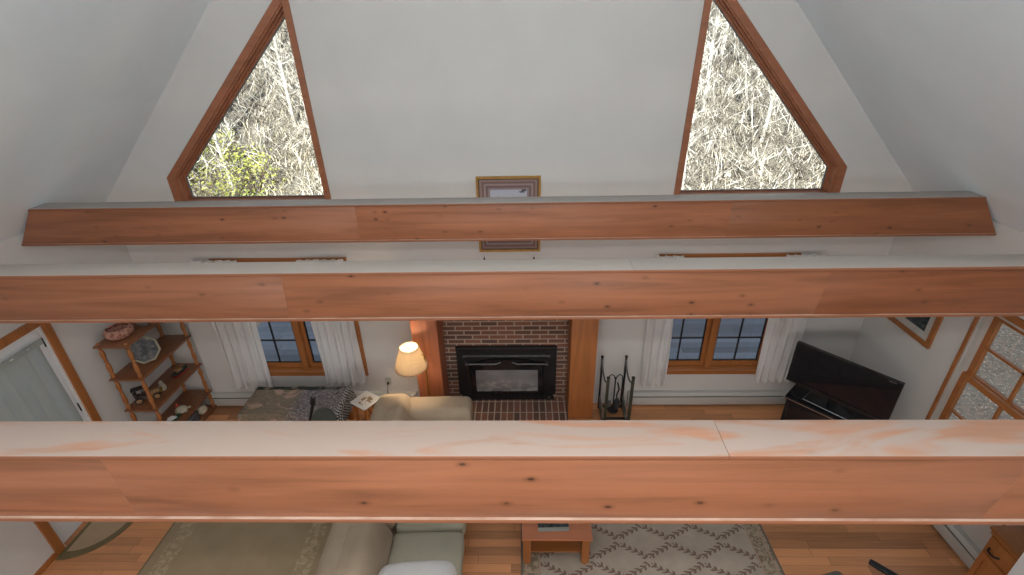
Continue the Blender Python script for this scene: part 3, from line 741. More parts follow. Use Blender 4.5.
# ------------------------------------------------------------------ end table with printed card
et = thing('end_table', 'small oak end table tucked behind the sofa corner', 'table', (-1.94, 4.62, 0), R(57))
B().box(-.115, .115, -.115, .115, .47, .495, .006).build('tabletop', M['oak'], et)
for sx in (-.095, .095):
    for sy in (-.095, .095): B().box(sx-.016, sx+.016, sy-.016, sy+.016, 0, .47, .003).build('leg', M['oakv'], et)
B().box(-.095, .095, -.095, .095, .18, .195, .004).build('shelf', M['oak'], et)
cn = NT('leaf_print', .8); cx, cy, cz = cn.sep(cn.mapping()); rr_ = cn.math('SQRT', cn.math('ADD', cn.math('MULTIPLY', cx, cx), cn.math('MULTIPLY', cy, cy)))
lf = cn.noise(cn.mapping(), 26, 3); cn.color(cn.mix(cn.math('MULTIPLY', cn.math('LESS_THAN', rr_, .085), cn.ramp(lf, [(.50, (0, 0, 0)), (.54, (1, 1, 1))])), lin(206, 200, 192), lin(140, 116, 90)))
cdv = thing('place_mat', 'square white mat with a brown leaf print on the end table', 'mat', (-1.945, 4.62, .496), R(57))
B().box(-.13, .13, -.13, .13, 0, .012, .003).build('mat', cn.m, cdv)
q = B(); q.prism(rect(-.13, .13, -.13, .13), [rect(-.118, .118, -.118, .118)], lambda u, v, d: Vector((u, v, .011+d)), 0, .0035); q.build('hem', M['pillow'], cdv, False)

# ------------------------------------------------------------------ sofa
so = thing('sofa', 'taupe upholstered sofa facing right toward the small coffee table', 'sofa', (-.625, 4.56, 0), R(1.5))
# local: y=0 at the far end, running toward -y; x=0 at the front, back at x=-1.07
L_ = 2.62
B().puff((-.53, -L_/2, .20), (1.0, L_-.06, .28), .05, 8).build('base', M['sofa'], so)
for y in (-.155, -L_+.155):
    q = B(); q.puff((-.41, y, .355), (.82, .31, .61), .075, 12, .015); q.build('arm', M['sofa'], so)
slen = (L_-.62)/3
q = B(); q.puff((-.905, -L_/2, .41), (.43, L_-.03, .72), .14, 14); q.build('back_frame', M['sofa'], so)
for k in range(3):
    yc = -.31-slen*(k+.5)
    q = B(); q.puff((-.30, yc, .385), (.64, slen-.012, .17), .05, 10, .02); q.build('seat_cushion', M['sofaseat'], so)
    mt = Matrix.Translation((-.79, yc, .585)) @ Matrix.Rotation(R(-20), 4, 'Y')
    q = B(); q.puff((0, 0, 0), (.28, slen-.006, .44), .09, 10, 0, mt); q.build('back_cushion', M['sofa'], so)
for x in (-.95, -.12):
    for y in (-.1, -L_+.1): B().cyl((x, y, .07), (x, y, 0), .03, .022).build('foot', M['black'], so)
pw = thing('throw_pillow', 'white fluffy pillow lying on the sofa seat near the bottom edge', 'pillow', (-.87, 2.27, .50), R(4))
q = B(); q.puff((0, 0, .10), (.62, .46, .19), .09, 16, .02)
for v in q.bm.verts:
    tx, ty = abs(v.co.x)/.31, abs(v.co.y)/.23; e = max(0, tx*ty-.35); v.co.z = .10+(v.co.z-.10)*(1-.75*e)
rn = random.Random(3)
q.build('pillow_cover', M['pillow'], pw, True, 80)
q = B(); q.tube([(.31*math.copysign(min(1, abs(math.cos(t))*1.18), math.cos(t)), .23*math.copysign(min(1, abs(math.sin(t))*1.18), math.sin(t)), .10) for t in [2*PI*k/48 for k in range(49)]], .006, 6); q.build('piping', M['pillow'], pw)

# ------------------------------------------------------------------ floor lamp
lp = thing('floor_lamp', 'lit brass floor lamp with a pleated cream shade behind the sofa arm', 'lamp', (-1.175, 4.68, 0))
B().lathe([(0, 0), (.13, 0), (.13, .015), (.10, .03), (.03, .045), (.012, .06)], seg=28).build('base', M['brass'], lp)
B().cyl((0, 0, .05), (0, 0, 1.12), .010).build('pole', M['brass'], lp)
B().tube([(0, 0, 1.10), (-.005, 0, 1.13), (-.05, 0, 1.15), (-.12, 0, 1.13), (-.16, 0, 1.08), (-.165, 0, 1.04)], .007).build('arm', M['brass'], lp)
sx_ = -.165
shm = NT('pleated_shade', .8, .1); shm.color(lin(246, 228, 200))
tl = shm.n.new('ShaderNodeBsdfTranslucent'); tl.inputs[0].default_value = (.95, .86, .68, 1); mx = shm.n.new('ShaderNodeMixShader'); mx.inputs[0].default_value = .6
shm.l.new(shm.b.outputs[0], mx.inputs[1]); shm.l.new(tl.outputs[0], mx.inputs[2]); shm.l.new(mx.outputs[0], shm.n['Material Output'].inputs[0])
SZ0, SZ1 = .965, 1.245
sb = B(); sb.lathe([(.190, 0), (.183, .03), (.155, .13), (.122, .225), (.108, .28)], (sx_, 0, SZ0), 80, .018, False); sb_o = sb.build('lamp_shade', shm.m, lp)
md = sb_o.modifiers.new('t', 'SOLIDIFY'); md.thickness = .003
rim_m = plain('rim_trim', lin(190, 150, 116), .7)
for z, r in ((SZ0, .19), (SZ1, .109)):
    B().tube([(sx_+r*math.cos(t), r*math.sin(t), z) for t in [2*PI*k/40 for k in range(41)]], .004, 6).build('shade_rim', rim_m, sb_o)
q = B()
for a in (30, 150, 270): q.tube([(sx_, 0, SZ1-.03), (sx_+.106*math.cos(R(a)), .106*math.sin(R(a)), SZ1-.004)], .0025, 5)
q.lathe([(0, -.03), (.01, -.03), (.012, -.02), (.005, 0), (.009, .012), (0, .024)], (sx_, 0, SZ1), 10); q.build('finial', M['brass'], lp)
B().cyl((sx_, 0, .99), (sx_, 0, 1.05), .016).build('socket', M['brass'], lp)
bm_ = NT('bulb_glow', .4); bm_.b.inputs['Emission Color'].default_value = (1, .78, .48, 1); bm_.b.inputs['Emission Strength'].default_value = 30; bm_.color((.9, .85, .75))
B().lathe([(.013, 0), (.02, .02), (.032, .05), (.028, .075), (0, .092)], (sx_, 0, 1.05), 16).build('bulb', bm_.m, lp)

# ------------------------------------------------------------------ coffee table + book
ct = thing('coffee_table', 'small oak coffee table with a lower shelf at the rug edge', 'table', (.275, 3.345, 0))
toy = wood('table_top_wood', lin(190, 118, 82), 0, .4, .15, False, 31)
B().box(-.315, .315, -.52, .52, .425, .45, .005).build('tabletop', toy, ct)
B().box(-.25, .25, -.42, .42, .12, .14, .004).build('shelf', M['oak'], ct)
q = B()
q.box(-.255, .255, -.425, -.405, .35, .425); q.box(-.255, .255, .405, .425, .35, .425); q.box(-.27, -.25, -.4, .4, .35, .425); q.box(.25, .27, -.4, .4, .35, .425); q.build('apron', M['oak'], ct, False)
for a in (-.27, .27):
    for b in (-.43, .43):
        q = B(); q.box(a-.036, a+.036, b-.034, b+.034, .03, .425, .006); q.lathe([(.02, 0), (.034, .012), (.03, .03)], (a, b, 0), 12); q.build('leg', M['oakv'], ct)
bkk = thing('magazine', 'dark magazine lying at the front of the coffee table', 'magazine', (.245, 2.99, .4515), R(2))
mg = NT('magazine_cover', .25); mx_, my_, mz_ = mg.sep(mg.mapping()); mg.color(mg.mix(mg.math('GREATER_THAN', my_, -.055), lin(150, 150, 142), mg.ramp(mg.noise(mg.mapping((6, 14, 1)), 3, 4), [(.4, lin(34, 40, 40)), (.62, lin(70, 80, 80)), (.7, lin(150, 150, 150))])))
B().box(-.14, .14, -.09, .11, .010, .014, .001).build('cover', mg.m, bkk)
B().box(-.137, .137, -.086, .107, 0, .010, .001).build('pages', M['heater'], bkk)

# ------------------------------------------------------------------ rugs
def slabrug(name, label, x0, x1, y0, y1, mat, edge):
    r = thing(name, label, 'rug', ((x0+x1)/2, (y0+y1)/2, .0))
    a, b = (x1-x0)/2, (y1-y0)/2
    B().box(-a+.02, a-.02, -b+.02, b-.02, 0.0005, .011, .003).build('pile', mat, r)
    B().prism(rect(-a, a, -b, b), [rect(-a+.02, a-.02, -b+.02, b-.02)], lambda u, v, d: Vector((u, v, .0005+d)), 0, .009).build('binding', edge, r, False)
    return r
rg = NT('trellis_pile', .95, .1)
x, y, z = rg.sep(rg.mapping())
p_ = rg.math('ADD', rg.math('DIVIDE', x, .50), rg.math('DIVIDE', y, .40)); m_ = rg.math('SUBTRACT', rg.math('DIVIDE', x, .50), rg.math('DIVIDE', y, .40))
def vine(a, b):
    # curved vine line where a is an integer, leaves alternate along b
    wob = rg.math('MULTIPLY', rg.math('SINE', rg.math('MULTIPLY', b, 2*PI)), .05)
    f = rg.math('ABSOLUTE', rg.math('SUBTRACT', rg.math('FRACT', rg.math('ADD', rg.math('ADD', a, wob), .5)), .5))
    stem = rg.math('LESS_THAN', f, .013)
    lw = rg.math('ABSOLUTE', rg.math('SUBTRACT', rg.math('FRACT', rg.math('ADD', rg.math('MULTIPLY', b, 6), rg.math('MULTIPLY', f, 5.0))), .5))
    leaf = rg.math('MULTIPLY', rg.math('LESS_THAN', f, .10), rg.math('LESS_THAN', lw, .24))
    sel = rg.math('GREATER_THAN', rg.math('ABSOLUTE', rg.math('SUBTRACT', rg.math('FRACT', b), .5)), .10)
    gapc = rg.math('GREATER_THAN', rg.math('SUBTRACT', .5, rg.math('ABSOLUTE', rg.math('SUBTRACT', rg.math('FRACT', b), .5))), .09)
    return rg.math('MULTIPLY', rg.math('MAXIMUM', stem, leaf), gapc)
v_ = rg.math('MAXIMUM', vine(p_, m_), vine(m_, p_))
n1 = rg.noise(rg.mapping(), 5, 4); n2 = rg.noise(rg.mapping(), 180, 2)
base = rg.ramp(n1, [(.3, lin(180, 166, 150)), (.7, lin(198, 184, 168))])
col = rg.mix(rg.math('MULTIPLY', v_, .8), base, lin(112, 86, 74))
ax_ = rg.math('ABSOLUTE', x)
bord = rg.math('GREATER_THAN', ax_, 1.03)
bmask = rg.ramp(rg.noise(rg.mapping((1, 1, 1)), 16, 3, .6, 2), [(.46, lin(184, 168, 146)), (.54, lin(140, 126, 104))])
col = rg.mix(bord, col, bmask)
ln = rg.math('MAXIMUM', rg.math('LESS_THAN', rg.math('ABSOLUTE', rg.math('SUBTRACT', ax_, 1.03)), .008), rg.math('LESS_THAN', rg.math('ABSOLUTE', rg.math('SUBTRACT', ax_, 1.155)), .008))
col = rg.mix(ln, col, lin(186, 160, 140))
rg.color(rg.mix(rg.math('MULTIPLY', n2, .3), col, lin(100, 88, 76))); rg.bump(n2, .2, .004)
edge_m = cloth('rug_binding', lin(118, 108, 98))
slabrug('area_rug', 'grey-beige area rug with a brown leaf trellis under the coffee table', -.055, 2.36, 1.3, 4.55, rg.m, edge_m)
r2 = NT('plain_pile', .95, .1); x, y, z = r2.sep(r2.mapping())
n1 = r2.noise(r2.mapping(), 4, 4); n2 = r2.noise(r2.mapping(), 170, 2); mo = r2.noise(r2.mapping((1, 1, 1)), 11, 4, .6, 2.5)
band = r2.math('LESS_THAN', r2.math('ABSOLUTE', r2.math('SUBTRACT', r2.math('ABSOLUTE', x), .68)), .08)
col = r2.mix(r2.math('MULTIPLY', band, r2.ramp(mo, [(.47, (0, 0, 0)), (.55, (1, 1, 1))])), r2.ramp(n1, [(.3, lin(172, 152, 122)), (.7, lin(184, 164, 134))]), lin(200, 182, 150))
r2.color(r2.mix(r2.math('MULTIPLY', n2, .3), col, lin(104, 88, 66))); r2.bump(n2, .2, .004)
slabrug('floor_rug', 'plain tan rug with pale floral border bands left of the sofa', -3.655, -1.93, 1.2, 4.15, r2.m, cloth('rug_binding_tan', lin(140, 122, 94)))
dm = thing('door_mat', 'half-round beige mat with olive border in front of the side door', 'mat', (XL+.03, 3.39, 0))
hr = lambda a, b: [(0, -b)]+[(a*math.cos(t), b*math.sin(t)) for t in [-PI/2+PI*k/28 for k in range(1, 28)]]+[(0, b)]
o_ = hr(.47, .49); i_ = [(.035+.86*u, .86*v) for u, v in hr(.44, .47)]
fl = lambda u, v, d: Vector((u, v, d))
B().prism(o_, [i_], fl, .0005, .012).build('border', cloth('mat_border', lin(126, 112, 82)), dm, False)
B().prism(i_, [], fl, .0005, .010).build('centre', cloth('mat_centre', lin(190, 164, 134)), dm, False)

# ------------------------------------------------------------------ fireside rack and tools
plate_m = plain('pale_iron', lin(128, 128, 122), .5, .15, 30, .05, .3)
lr = thing('log_rack', 'black iron log rack with tall and short posts right of the fireplace', 'log rack', (1.14, 4.90, 0))
for i, xx in enumerate((-.17, .13)):
    q = B(); q.box(xx-.012, xx+.012, .135, .159, 0, .81, .003); q.lathe([(.012, 0), (.018, .01), (.018, .03), (0, .04)], (xx, .147, .81), 10); q.build('rear_post', M['black'], lr)
    q = B(); q.box(xx+.018, xx+.052, -.168, -.134, 0, .71, .003); q.lathe([(.017, 0), (.022, .01), (.022, .03), (0, .04)], (xx+.035, -.151, .71), 10); q.build('front_post', plain('olive_iron_%d' % i, lin(70, 70, 58), .5, .2, 30, .05, .3), lr)
    pts = [(xx, .147, .80), (xx+.003, .12, .73), (xx+.008, .08, .66), (xx+.013, .02, .625), (xx+.018, -.05, .61), (xx+.030, -.12, .63), (xx+.035, -.15, .69)]
    B().tube(pts, .011, 8).build('scroll', M['gunmetal'], lr)
    B().box(xx-.004, xx+.012, -.13, .13, .02, .22, .004).build('side_plate', plate_m, lr)
B().box(-.18, .16, -.13, -.10, .05, .07, .003).build('cross_bar', M['black'], lr)
B().box(-.18, .16, .10, .13, .05, .07, .003).build('cross_bar', M['black'], lr)
ts = thing('fire_tool_set', 'black fire tools with looped handles hanging inside the log rack', 'fire tools', (1.135, 4.93, .0))
B().lathe([(0, .072), (.07, .072), (.07, .085), (.02, .1), (.011, .12)], seg=20).build('base', M['black'], ts)
B().cyl((0, 0, .1), (0, 0, .60), .009).build('stand_pole', M['black'], ts)
for s in (-1, 1):
    pts = [(s*.0, 0, .56), (s*.02, 0, .62), (s*.05, 0, .645), (s*.08, 0, .62), (s*.088, -.01, .55), (s*.08, -.02, .22)]
    B().tube(pts, .007, 6).build('tool_shaft', M['black'], ts)
q = B(); q.lathe([(0, 0), (.03, .01), (.038, .07), (.03, .13), (.012, .16)], (.035, -.03, .13), 14, .12); q.build('brush', M['dark'], ts)
q = B(); q.puff((-.075, -.03, .2), (.07, .016, .11), .008, 5); q.build('shovel', M['gunmetal'], ts)
B().tube([(.02, -.04, .55), (.045, -.05, .45), (.02, -.045, .36), (.035, -.035, .28)], .010, 6).build('tongs', M['black'], ts)

# ------------------------------------------------------------------ TV and stand
ang = R(-47); TVH = 0
sd = thing('tv_stand', 'glossy black media stand with silver edging in the far right corner', 'tv stand', (3.527, 4.352, 0), ang)
# local: x along the front (left->right), y away from viewer, z up
B().box(-.52, .50, -.05, .36, .455, .50, .006).build('top', M['blackgloss'], sd)
q = B(); q.box(-.50, -.46, -.02, .35, .05, .455); q.box(.44, .48, -.02, .35, .05, .455); q.box(-.50, .48, .33, .35, .05, .455); q.build('side_panel', M['black'], sd, False)
B().box(-.50, .48, -.02, .35, .02, .05).build('bottom', M['black'], sd, False)
B().box(-.46, .44, .0, .33, .24, .26).build('shelf', M['black'], sd, False)
B().box(-.52, .50, -.056, -.048, .474, .482).build('edge_strip', M['chrome'], sd, False)
for a, b in ((-.458, -.012), (-.008, .438)): B().box(a, b, -.03, -.018, .055, .45, .003).build('glass_door', M['blackgloss'], sd)
for a in (-.46, .42):
    for b in (.02, .3): B().box(a, a+.04, b, b+.03, 0, .02).build('foot', M['black'], sd, False)
tv = thing('television', 'large flat black television on the glossy black stand', 'television', (3.515, 4.432, .501), R(-49))
B().box(-.28, .22, -.03, .20, 0, .012, .008).build('base', M['blackgloss'], tv)
q = B(); q.tube([(-.28, -.03, .006), (.22, -.03, .006), (.22, .20, .006), (-.28, .20, .006), (-.28, -.03, .006)], .003, 6); q.build('base_rim', M['chrome'], tv)
B().box(-.06, .03, .07, .10, .01, .16, .005).build('neck', M['blackgloss'], tv)
TW = .525
B().prism(rect(-TW, TW, .13, .672), [rect(-TW+.032, TW-.032, .17, .64)], lambda u, v, d: Vector((u, .02+d, v)), 0, .05).build('bezel', M['blackgloss'], tv, False)
B().box(-TW+.03, TW-.03, .028, .068, .165, .644).build('screen', M['screen'], tv, False)
B().box(-.35, .31, .07, .10, .2, .6, .02).build('rear_housing', M['black'], tv)
q = B()
for k in range(5): q.box(.40+k*.014, .409+k*.014, .0185, .0205, .650, .660)
q.build('badge', M['chrome'], tv, False)

# ------------------------------------------------------------------ right foreground furniture
cbn = thing('cabinet', 'narrow oak cabinet with black iron pull against the right wall, bottom right corner', 'cabinet', (3.63, 2.57, 0)); cbn.scale = (1, 1, 1.05)
# local: front at x=0, back to wall x=.44, far end y=0, runs toward -y
CL = .30
B().box(.02, .438, -CL, 0, .05, .90).build('body', M['oakv'], cbn, False)
B().box(-.02, .44, -CL, .02, .90, .935, .012).build('top', wood('cabinet_top_wood', lin(150, 96, 52), 1, .45, .3, False, 41), cbn)
B().box(-.004, .03, -CL, .008, .862, .90, .008).build('moulding', M['oaky'], cbn)
B().box(.04, .43, -CL, -.02, 0, .05).build('plinth', M['oak'], cbn, False)
dd = B().prism(rect(-.29, -.01, .08, .68), [rect(-.25, -.05, .14, .62)], lambda u, v, d: Vector((-d, u, v)), -.021, .0).build('door', M['oakv'], cbn, False)
B().prism(rect(-.255, -.045, .135, .625), [], lambda u, v, d: Vector((-d, u, v)), -.02, -.010).build('panel', M['oakv'], dd, False)
dw = B().box(.0, .021, -.29, -.01, .70, .855, .004).build('drawer', M['oakv'], cbn)
q = B(); yc = -.09
q.tube([(-.002, yc-.045, .755), (-.026, yc-.03, .75), (-.03, yc, .745), (-.026, yc+.03, .75), (-.002, yc+.045, .755)], .008, 6); q.build('pull', M['black'], dw)
q = B(); q.box(-.008, .0, -.05, -.002, .30, .35); q.build('hinge', M['black'], dd, False)
wc = thing('white_cupboard', 'white painted cupboard beside the narrow oak cabinet, at the bottom right corner of the view', 'cupboard', (3.50, 2.255, 0))
B().box(.0, .57, -.9, 0, 0, 1.35, .004).build('body', M['white'], wc)
B().box(-.0, .57, -.9, 0, 1.352, 1.38, .004).build('top', M['white'], wc)
for a in (-.88, -.435): B().box(-.018, 0, a, a+.43, .06, 1.30, .004).build('door', M['white'], wc)
for a in (-.48, -.40): B().lathe([(0, 0), (.012, .004), (.015, .015), (0, .022)], (-.03, a, .85), 10).build('knob', M['chrome'], wc)

# grey chair at bottom edge with black arm
ac = thing('armchair', 'grey padded chair whose top and black armrest reach the bottom edge', 'chair', (2.465, 2.26, 0), R(15))
gm_ = cloth('grey_upholstery', lin(120, 112, 104))
B().puff((-.02, .0, .44), (.42, .52, .10), .045, 8, .015).build('seat', gm_, ac)
mt = Matrix.Translation((0, -.26, .66)) @ Matrix.Rotation(R(10), 4, 'X')
B().puff((0, 0, 0), (.46, .09, .34), .04, 8, 0, mt).build('backrest', gm_, ac)
for s in (-1, 1):
    q = B(); mt = Matrix.Translation((s*.405, .02, .655)) @ Matrix.Rotation(R(s*30), 4, 'Z')
    q.puff((0, 0, 0), (.058, .34, .03), .014, 6, 0, mt); q.build('armrest', M['black'], ac)
    q = B(); q.tube([(s*.18, 0, .40), (s*.38, 0, .42), (s*.405, .02, .642)], .014, 8); q.build('arm_support', M['black'], ac)
B().cyl((0, 0, .39), (0, 0, .10), .025).build('column', M['black'], ac)
for k in range(5):
    a = 2*PI*k/5; q = B(); q.tube([(0, 0, .11), (.27*math.cos(a), .27*math.sin(a), .07)], .017, 8); lg = q.build('leg', M['black'], ac)
    q = B(); q.cyl((.27*math.cos(a)-.012, .27*math.sin(a), .028), (.27*math.cos(a)+.012, .27*math.sin(a), .028), .028); q.build('caster', M['black'], lg)
q = B(); q.tube([(0, -.22, .42), (0, -.30, .46), (0, -.30, .62)], .018, 8); q.build('back_support', M['black'], ac)

# ------------------------------------------------------------------ outdoors
rnd = random.Random(11)
def gz(x, y):
    h = max(0, y-8.2)*.36+.10*math.sin(x*.7+y*.3)+.07*math.sin(x*1.9-y*1.1)
    if y < 8.2: h = -.32
    return h-.30 if y >= 8.2 else -.32
gd = NT('hill_litter', .95, .1)
a = gd.noise(gd.mapping((1, 1, 1)), 1.2, 6, .65); b = gd.voro(gd.mapping(), 14, 'Color'); c = gd.noise(gd.mapping(), 30, 4, .7)
gd.color(gd.mix(gd.ramp(c, [(.48, (0, 0, 0)), (.60, (1, 1, 1))]), gd.ramp(a, [(.3, lin(54, 50, 45)), (.55, lin(90, 86, 76)), (.7, lin(86, 88, 66))]), gd.ramp(a, [(.3, lin(136, 130, 118)), (.7, lin(200, 194, 180))])))
gd.bump(c, .6, .05)
struct(B().sheet(lambda u, v: (-26+52*u, 8.1+34*v, gz(-26+52*u, 8.2+34*v)), 70, 60).build('hillside', gd.m))
yg = NT('yard_litter', .9, .2); c = yg.noise(yg.mapping(), 16, 6, .75); d = yg.voro(yg.mapping(), 22, 'Distance')
yg.color(yg.mix(yg.ramp(d, [(.08, (1, 1, 1)), (.2, (0, 0, 0))]), yg.ramp(c, [(.35, lin(50, 46, 43)), (.55, lin(74, 70, 66)), (.7, lin(102, 78, 58))]), lin(160, 154, 146))); yg.bump(c, .5, .04)
for nm, x0, x1 in (('yard', XR+.15, 26), ('yard', -26, XL-.15)):
    struct(B().box(x0, x1, -8, 8.2, -.6, -.32).build(nm, yg.m, smooth=False))
struct(B().box(XL-.15, XR+.15, D+.15, 8.2, -.5, -.10).build('deck', M['deck'], smooth=False))
def tree_proto(i, label, bark, h, r0, nb, spread):
    rn = random.Random(100+i)
    t = thing('bare_tree', label, 'tree', (0, 0, 0), 0, None)
    pts = []; x = y = 0
    lean = (rn.uniform(-.06, .06), rn.uniform(-.05, .05))
    for k in range(11):
        pts.append(Vector((x, y, h*k/10))); x += lean[0]*h/10+rn.uniform(-.05, .05); y += lean[1]*h/10+rn.uniform(-.05, .05)
    rs = [r0*(1-.085*k) for k in range(11)]
    B().tube(pts, rs, 7).build('trunk', bark, t)
    q = B()
    for k in range(nb):
        f = rn.uniform(.08, .98); j = min(9, int(f*10)); p = pts[j].lerp(pts[j+1], f*10-j)
        a = rn.uniform(0, 2*PI); L = spread*(1.15-f*.75)*rn.uniform(.5, 1.2); up = rn.uniform(.2, 1.7)
        d = Vector((math.cos(a), math.sin(a), up)).normalized(); bp_ = [p]; 
        for s in range(4):
            d = (d+Vector((rn.uniform(-.3, .3), rn.uniform(-.3, .3), rn.uniform(-.15, .25)))).normalized(); bp_.append(bp_[-1]+d*L/4)
        rb = r0*.16*(1.1-f)+.008; q.tube(bp_, [rb, rb*.8, rb*.6, rb*.45, rb*.25], 4)
        for s in range(5):
            m = rn.randrange(1, 5); p2 = bp_[m]; d2 = (d+Vector((rn.uniform(-1, 1), rn.uniform(-1, 1), rn.uniform(-.3, .8)))).normalized()
            mid = p2+d2*L*.18; q.tube([p2, mid, mid+(d2+Vector((rn.uniform(-.4, .4), rn.uniform(-.4, .4), .1)))*L*.16], [rb*.5, rb*.4, .004], 3)
    q.build('branches', bark, t); return t
def bark(name, c1, c2):
    n = NT(name, .9, .1); f = n.noise(n.mapping((6, 6, 1.6)), 2.2, 5, .7); n.color(n.ramp(f, [(.35, c1), (.6, c2)])); n.bump(f, .4, .02); return n.m
bk1 = bark('pale_bark', lin(150, 144, 132), lin(236, 232, 222)); bk2 = bark('grey_bark', lin(88, 80, 72), lin(170, 160, 146)); bk3 = bark('brown_bark', lin(66, 56, 48), lin(130, 114, 98))
protos = [tree_proto(0, '', bk1, 11, .085, 150, .52), tree_proto(1, '', bk2, 11, .09, 150, .52), tree_proto(2, '', bk1, 9, .055, 150, .52), tree_proto(3, '', bk3, 10, .05, 150, .52), tree_proto(4, '', bk1, 9, .05, 150, .52)]
kind = ['pale barked bare tree on the bright hillside', 'thick grey bare tree on the hillside', 'slender pale bare tree on the hillside', 'dark brown bare tree on the hillside', 'slim twiggy grey tree on the hillside']
spots = []
for side in (-1, 1):
    tries = 0; n = 0
    while n < 56 and tries < 4000:
        tries += 1
        y = rnd.uniform(11.2, 30); c0, c1 = ((-.86, -.32) if side < 0 else (.24, .78)); x = y*rnd.uniform(c0-.03, c1+.03)
        if all((x-a)**2+(y-b)**2 > 1.35**2 for a, b, _ in spots): spots.append((x, y, side)); n += 1
used = [0]*5
for k, (x, y, side) in enumerate(spots):
    i = rnd.randrange(5) if side < 0 else rnd.choice((0, 2, 2, 2, 0, 4))
    where = 'seen through the left gable window' if side < 0 else 'seen through the right gable window'
    lab = kind[i]+', '+where; grp = 'bare trees '+where
    sc = rnd.uniform(.8, 1.15)
    if not used[i]:
        o = protos[i]; used[i] = 1; o.location = (x, y, gz(x, y)-.05); o['label'] = lab; o['group'] = grp; o.rotation_euler = (0, 0, rnd.uniform(0, 6))
    else: dup(protos[i], (x, y, gz(x, y)-.05), rnd.uniform(0, 6), lab, grp, (sc, sc, sc))
for i in range(5):
    if not used[i]:
        x, y = 9.0+i, 20; protos[i].location = (x, y, gz(x, y)-.05); protos[i]['label'] = kind[i]+', far right'; protos[i]['group'] = 'bare trees far right'
# dry brush (uncountable)
q = B(); rn = random.Random(5)
for k in range(5200):
    side = rn.choice((-1, 1)); y = 8.6+rn.random()**1.7*14; c0, c1 = ((-.56, -.38) if side < 0 else (.29, .68)); x = y*rn.uniform(c0, c1)
    p = Vector((x, y, gz(x, y)-.02)); a = rn.uniform(0, 2*PI); L = rn.uniform(.2, .5) if side > 0 else rn.uniform(.25, .6); d = Vector((math.cos(a)*.5, math.sin(a)*.5, 1)).normalized(); w = Vector((math.cos(a+1.5), math.sin(a+1.5), 0))*rn.uniform(.006, .014)
    m = p+d*L*.6; e = m+(d+Vector((math.cos(a), math.sin(a), -.5))*.8)*L*.4
    v = [q.bm.verts.new(s) for s in (p-w, p+w, m+w*.8, m-w*.8, e)]
    q.bm.faces.new(v[:4]); q.bm.faces.new((v[3], v[2], v[4]))
bmt = NT('dry_brush', .9, .1); bmt.color(bmt.ramp(bmt.noise(bmt.mapping(), 3, 3), [(.35, lin(176, 164, 138)), (.6, lin(236, 228, 206))]))
tag(q.build('dry_brush', bmt.m, None, False), 'tan dry grass and brush covering the hillside', 'brush', None, 'stuff')
# leafless twig thicket between the trees (uncountable)
q = B(); rn = random.Random(8)
for k in range(8500):
    side = rn.choice((-1, 1)); y = 11.2+rn.random()**1.1*17; c0, c1 = ((-.88, -.30) if side < 0 else (.22, .80)); x = y*rn.uniform(c0, c1)
    if side < 0 and y < 12.6 and x > -7.0: continue
    p = Vector((x, y, gz(x, y)+rn.uniform(-.02, .5))); L = rn.uniform(.5, 1.7); d = Vector((rn.gauss(0, .5), rn.gauss(0, .5), rn.uniform(.2, 1.2))).normalized()
    w = d.cross(Vector((rn.uniform(-1, 1), rn.uniform(-1, 1), .3))).normalized()*rn.uniform(.006, .013)
    b = Vector((rn.gauss(0, .12), rn.gauss(0, .12), rn.gauss(0, .08)))*L; m = p+d*L*.5+b; e = p+d*L
    v = [q.bm.verts.new(s) for s in (p-w, p+w, m+w*.8, m-w*.8, e+w*.3, e-w*.3)]
    q.bm.faces.new(v[:4]); q.bm.faces.new((v[3], v[2], v[4], v[5]))
tkm = NT('twig_bark', .9, .1); tkm.color(tkm.ramp(tkm.noise(tkm.mapping(), 2.2, 3, .6), [(.36, lin(70, 62, 54)), (.48, lin(150, 142, 130)), (.62, lin(236, 232, 222))]))
tag(q.build('twig_thicket', tkm.m, None, False), 'tangle of leafless twigs between the bare trees on the hillside', 'thicket', None, 'stuff')
# green shrubs
gmat = NT('shrub_leaf', .7, .2); gmat.color(gmat.ramp(gmat.noise(gmat.mapping(), 4, 3), [(.35, lin(112, 124, 52)), (.65, lin(188, 186, 104))]))
def shrub(i, n=650, r=.9, h=1.3):
    rn = random.Random(40+i); t = thing('green_shrub', '', 'shrub', (0, 0, 0)); q = B(); st = B()
    for k in range(9):
        a = rn.uniform(0, 6.28); e = (math.cos(a)*r*.6, math.sin(a)*r*.6, h*.8); st.tube([(0, 0, 0), (e[0]*.4, e[1]*.4, h*.45), e], [.018, .012, .005], 4)
    st.build('stems', bk3, t)
    for k in range(n):
        a = rn.uniform(0, 6.28); b = rn.uniform(.05, 1); rr = r*math.sqrt(rn.random())*(1-.4*b); p = Vector((rr*math.cos(a), rr*math.sin(a), h*b+rn.uniform(-.1, .1)))
        u = Vector((rn.uniform(-1, 1), rn.uniform(-1, 1), rn.uniform(-.6, .6))).normalized()*rn.uniform(.03, .06); w = u.cross(Vector((rn.random(), rn.random(), 1))).normalized()*.018
        q.bm.faces.new([q.bm.verts.new(s) for s in (p-u, p+w, p+u, p-w)])
    q.build('foliage', gmat.m, t, False); return t
sp0 = shrub(0); sp1 = shrub(1, 520, .7, 1.0)
ss = [(-7.7, 11.2), (-6.9, 11.0), (-8.6, 12.4), (-7.9, 12.9), (-6.6, 11.7), (-9.3, 13.6)]
for k, (x, y) in enumerate(ss):
    p = (sp0, sp1)[k % 2]; lab = 'yellow-green shrub at the foot of the hillside, seen through the left gable window'
    if k < 2: p.location = (x, y, gz(x, y)-.03); p['label'] = lab; p['group'] = 'green shrubs outside'
    else: dup(p, (x, y, gz(x, y)-.03), k*1.1, lab, 'green shrubs outside')

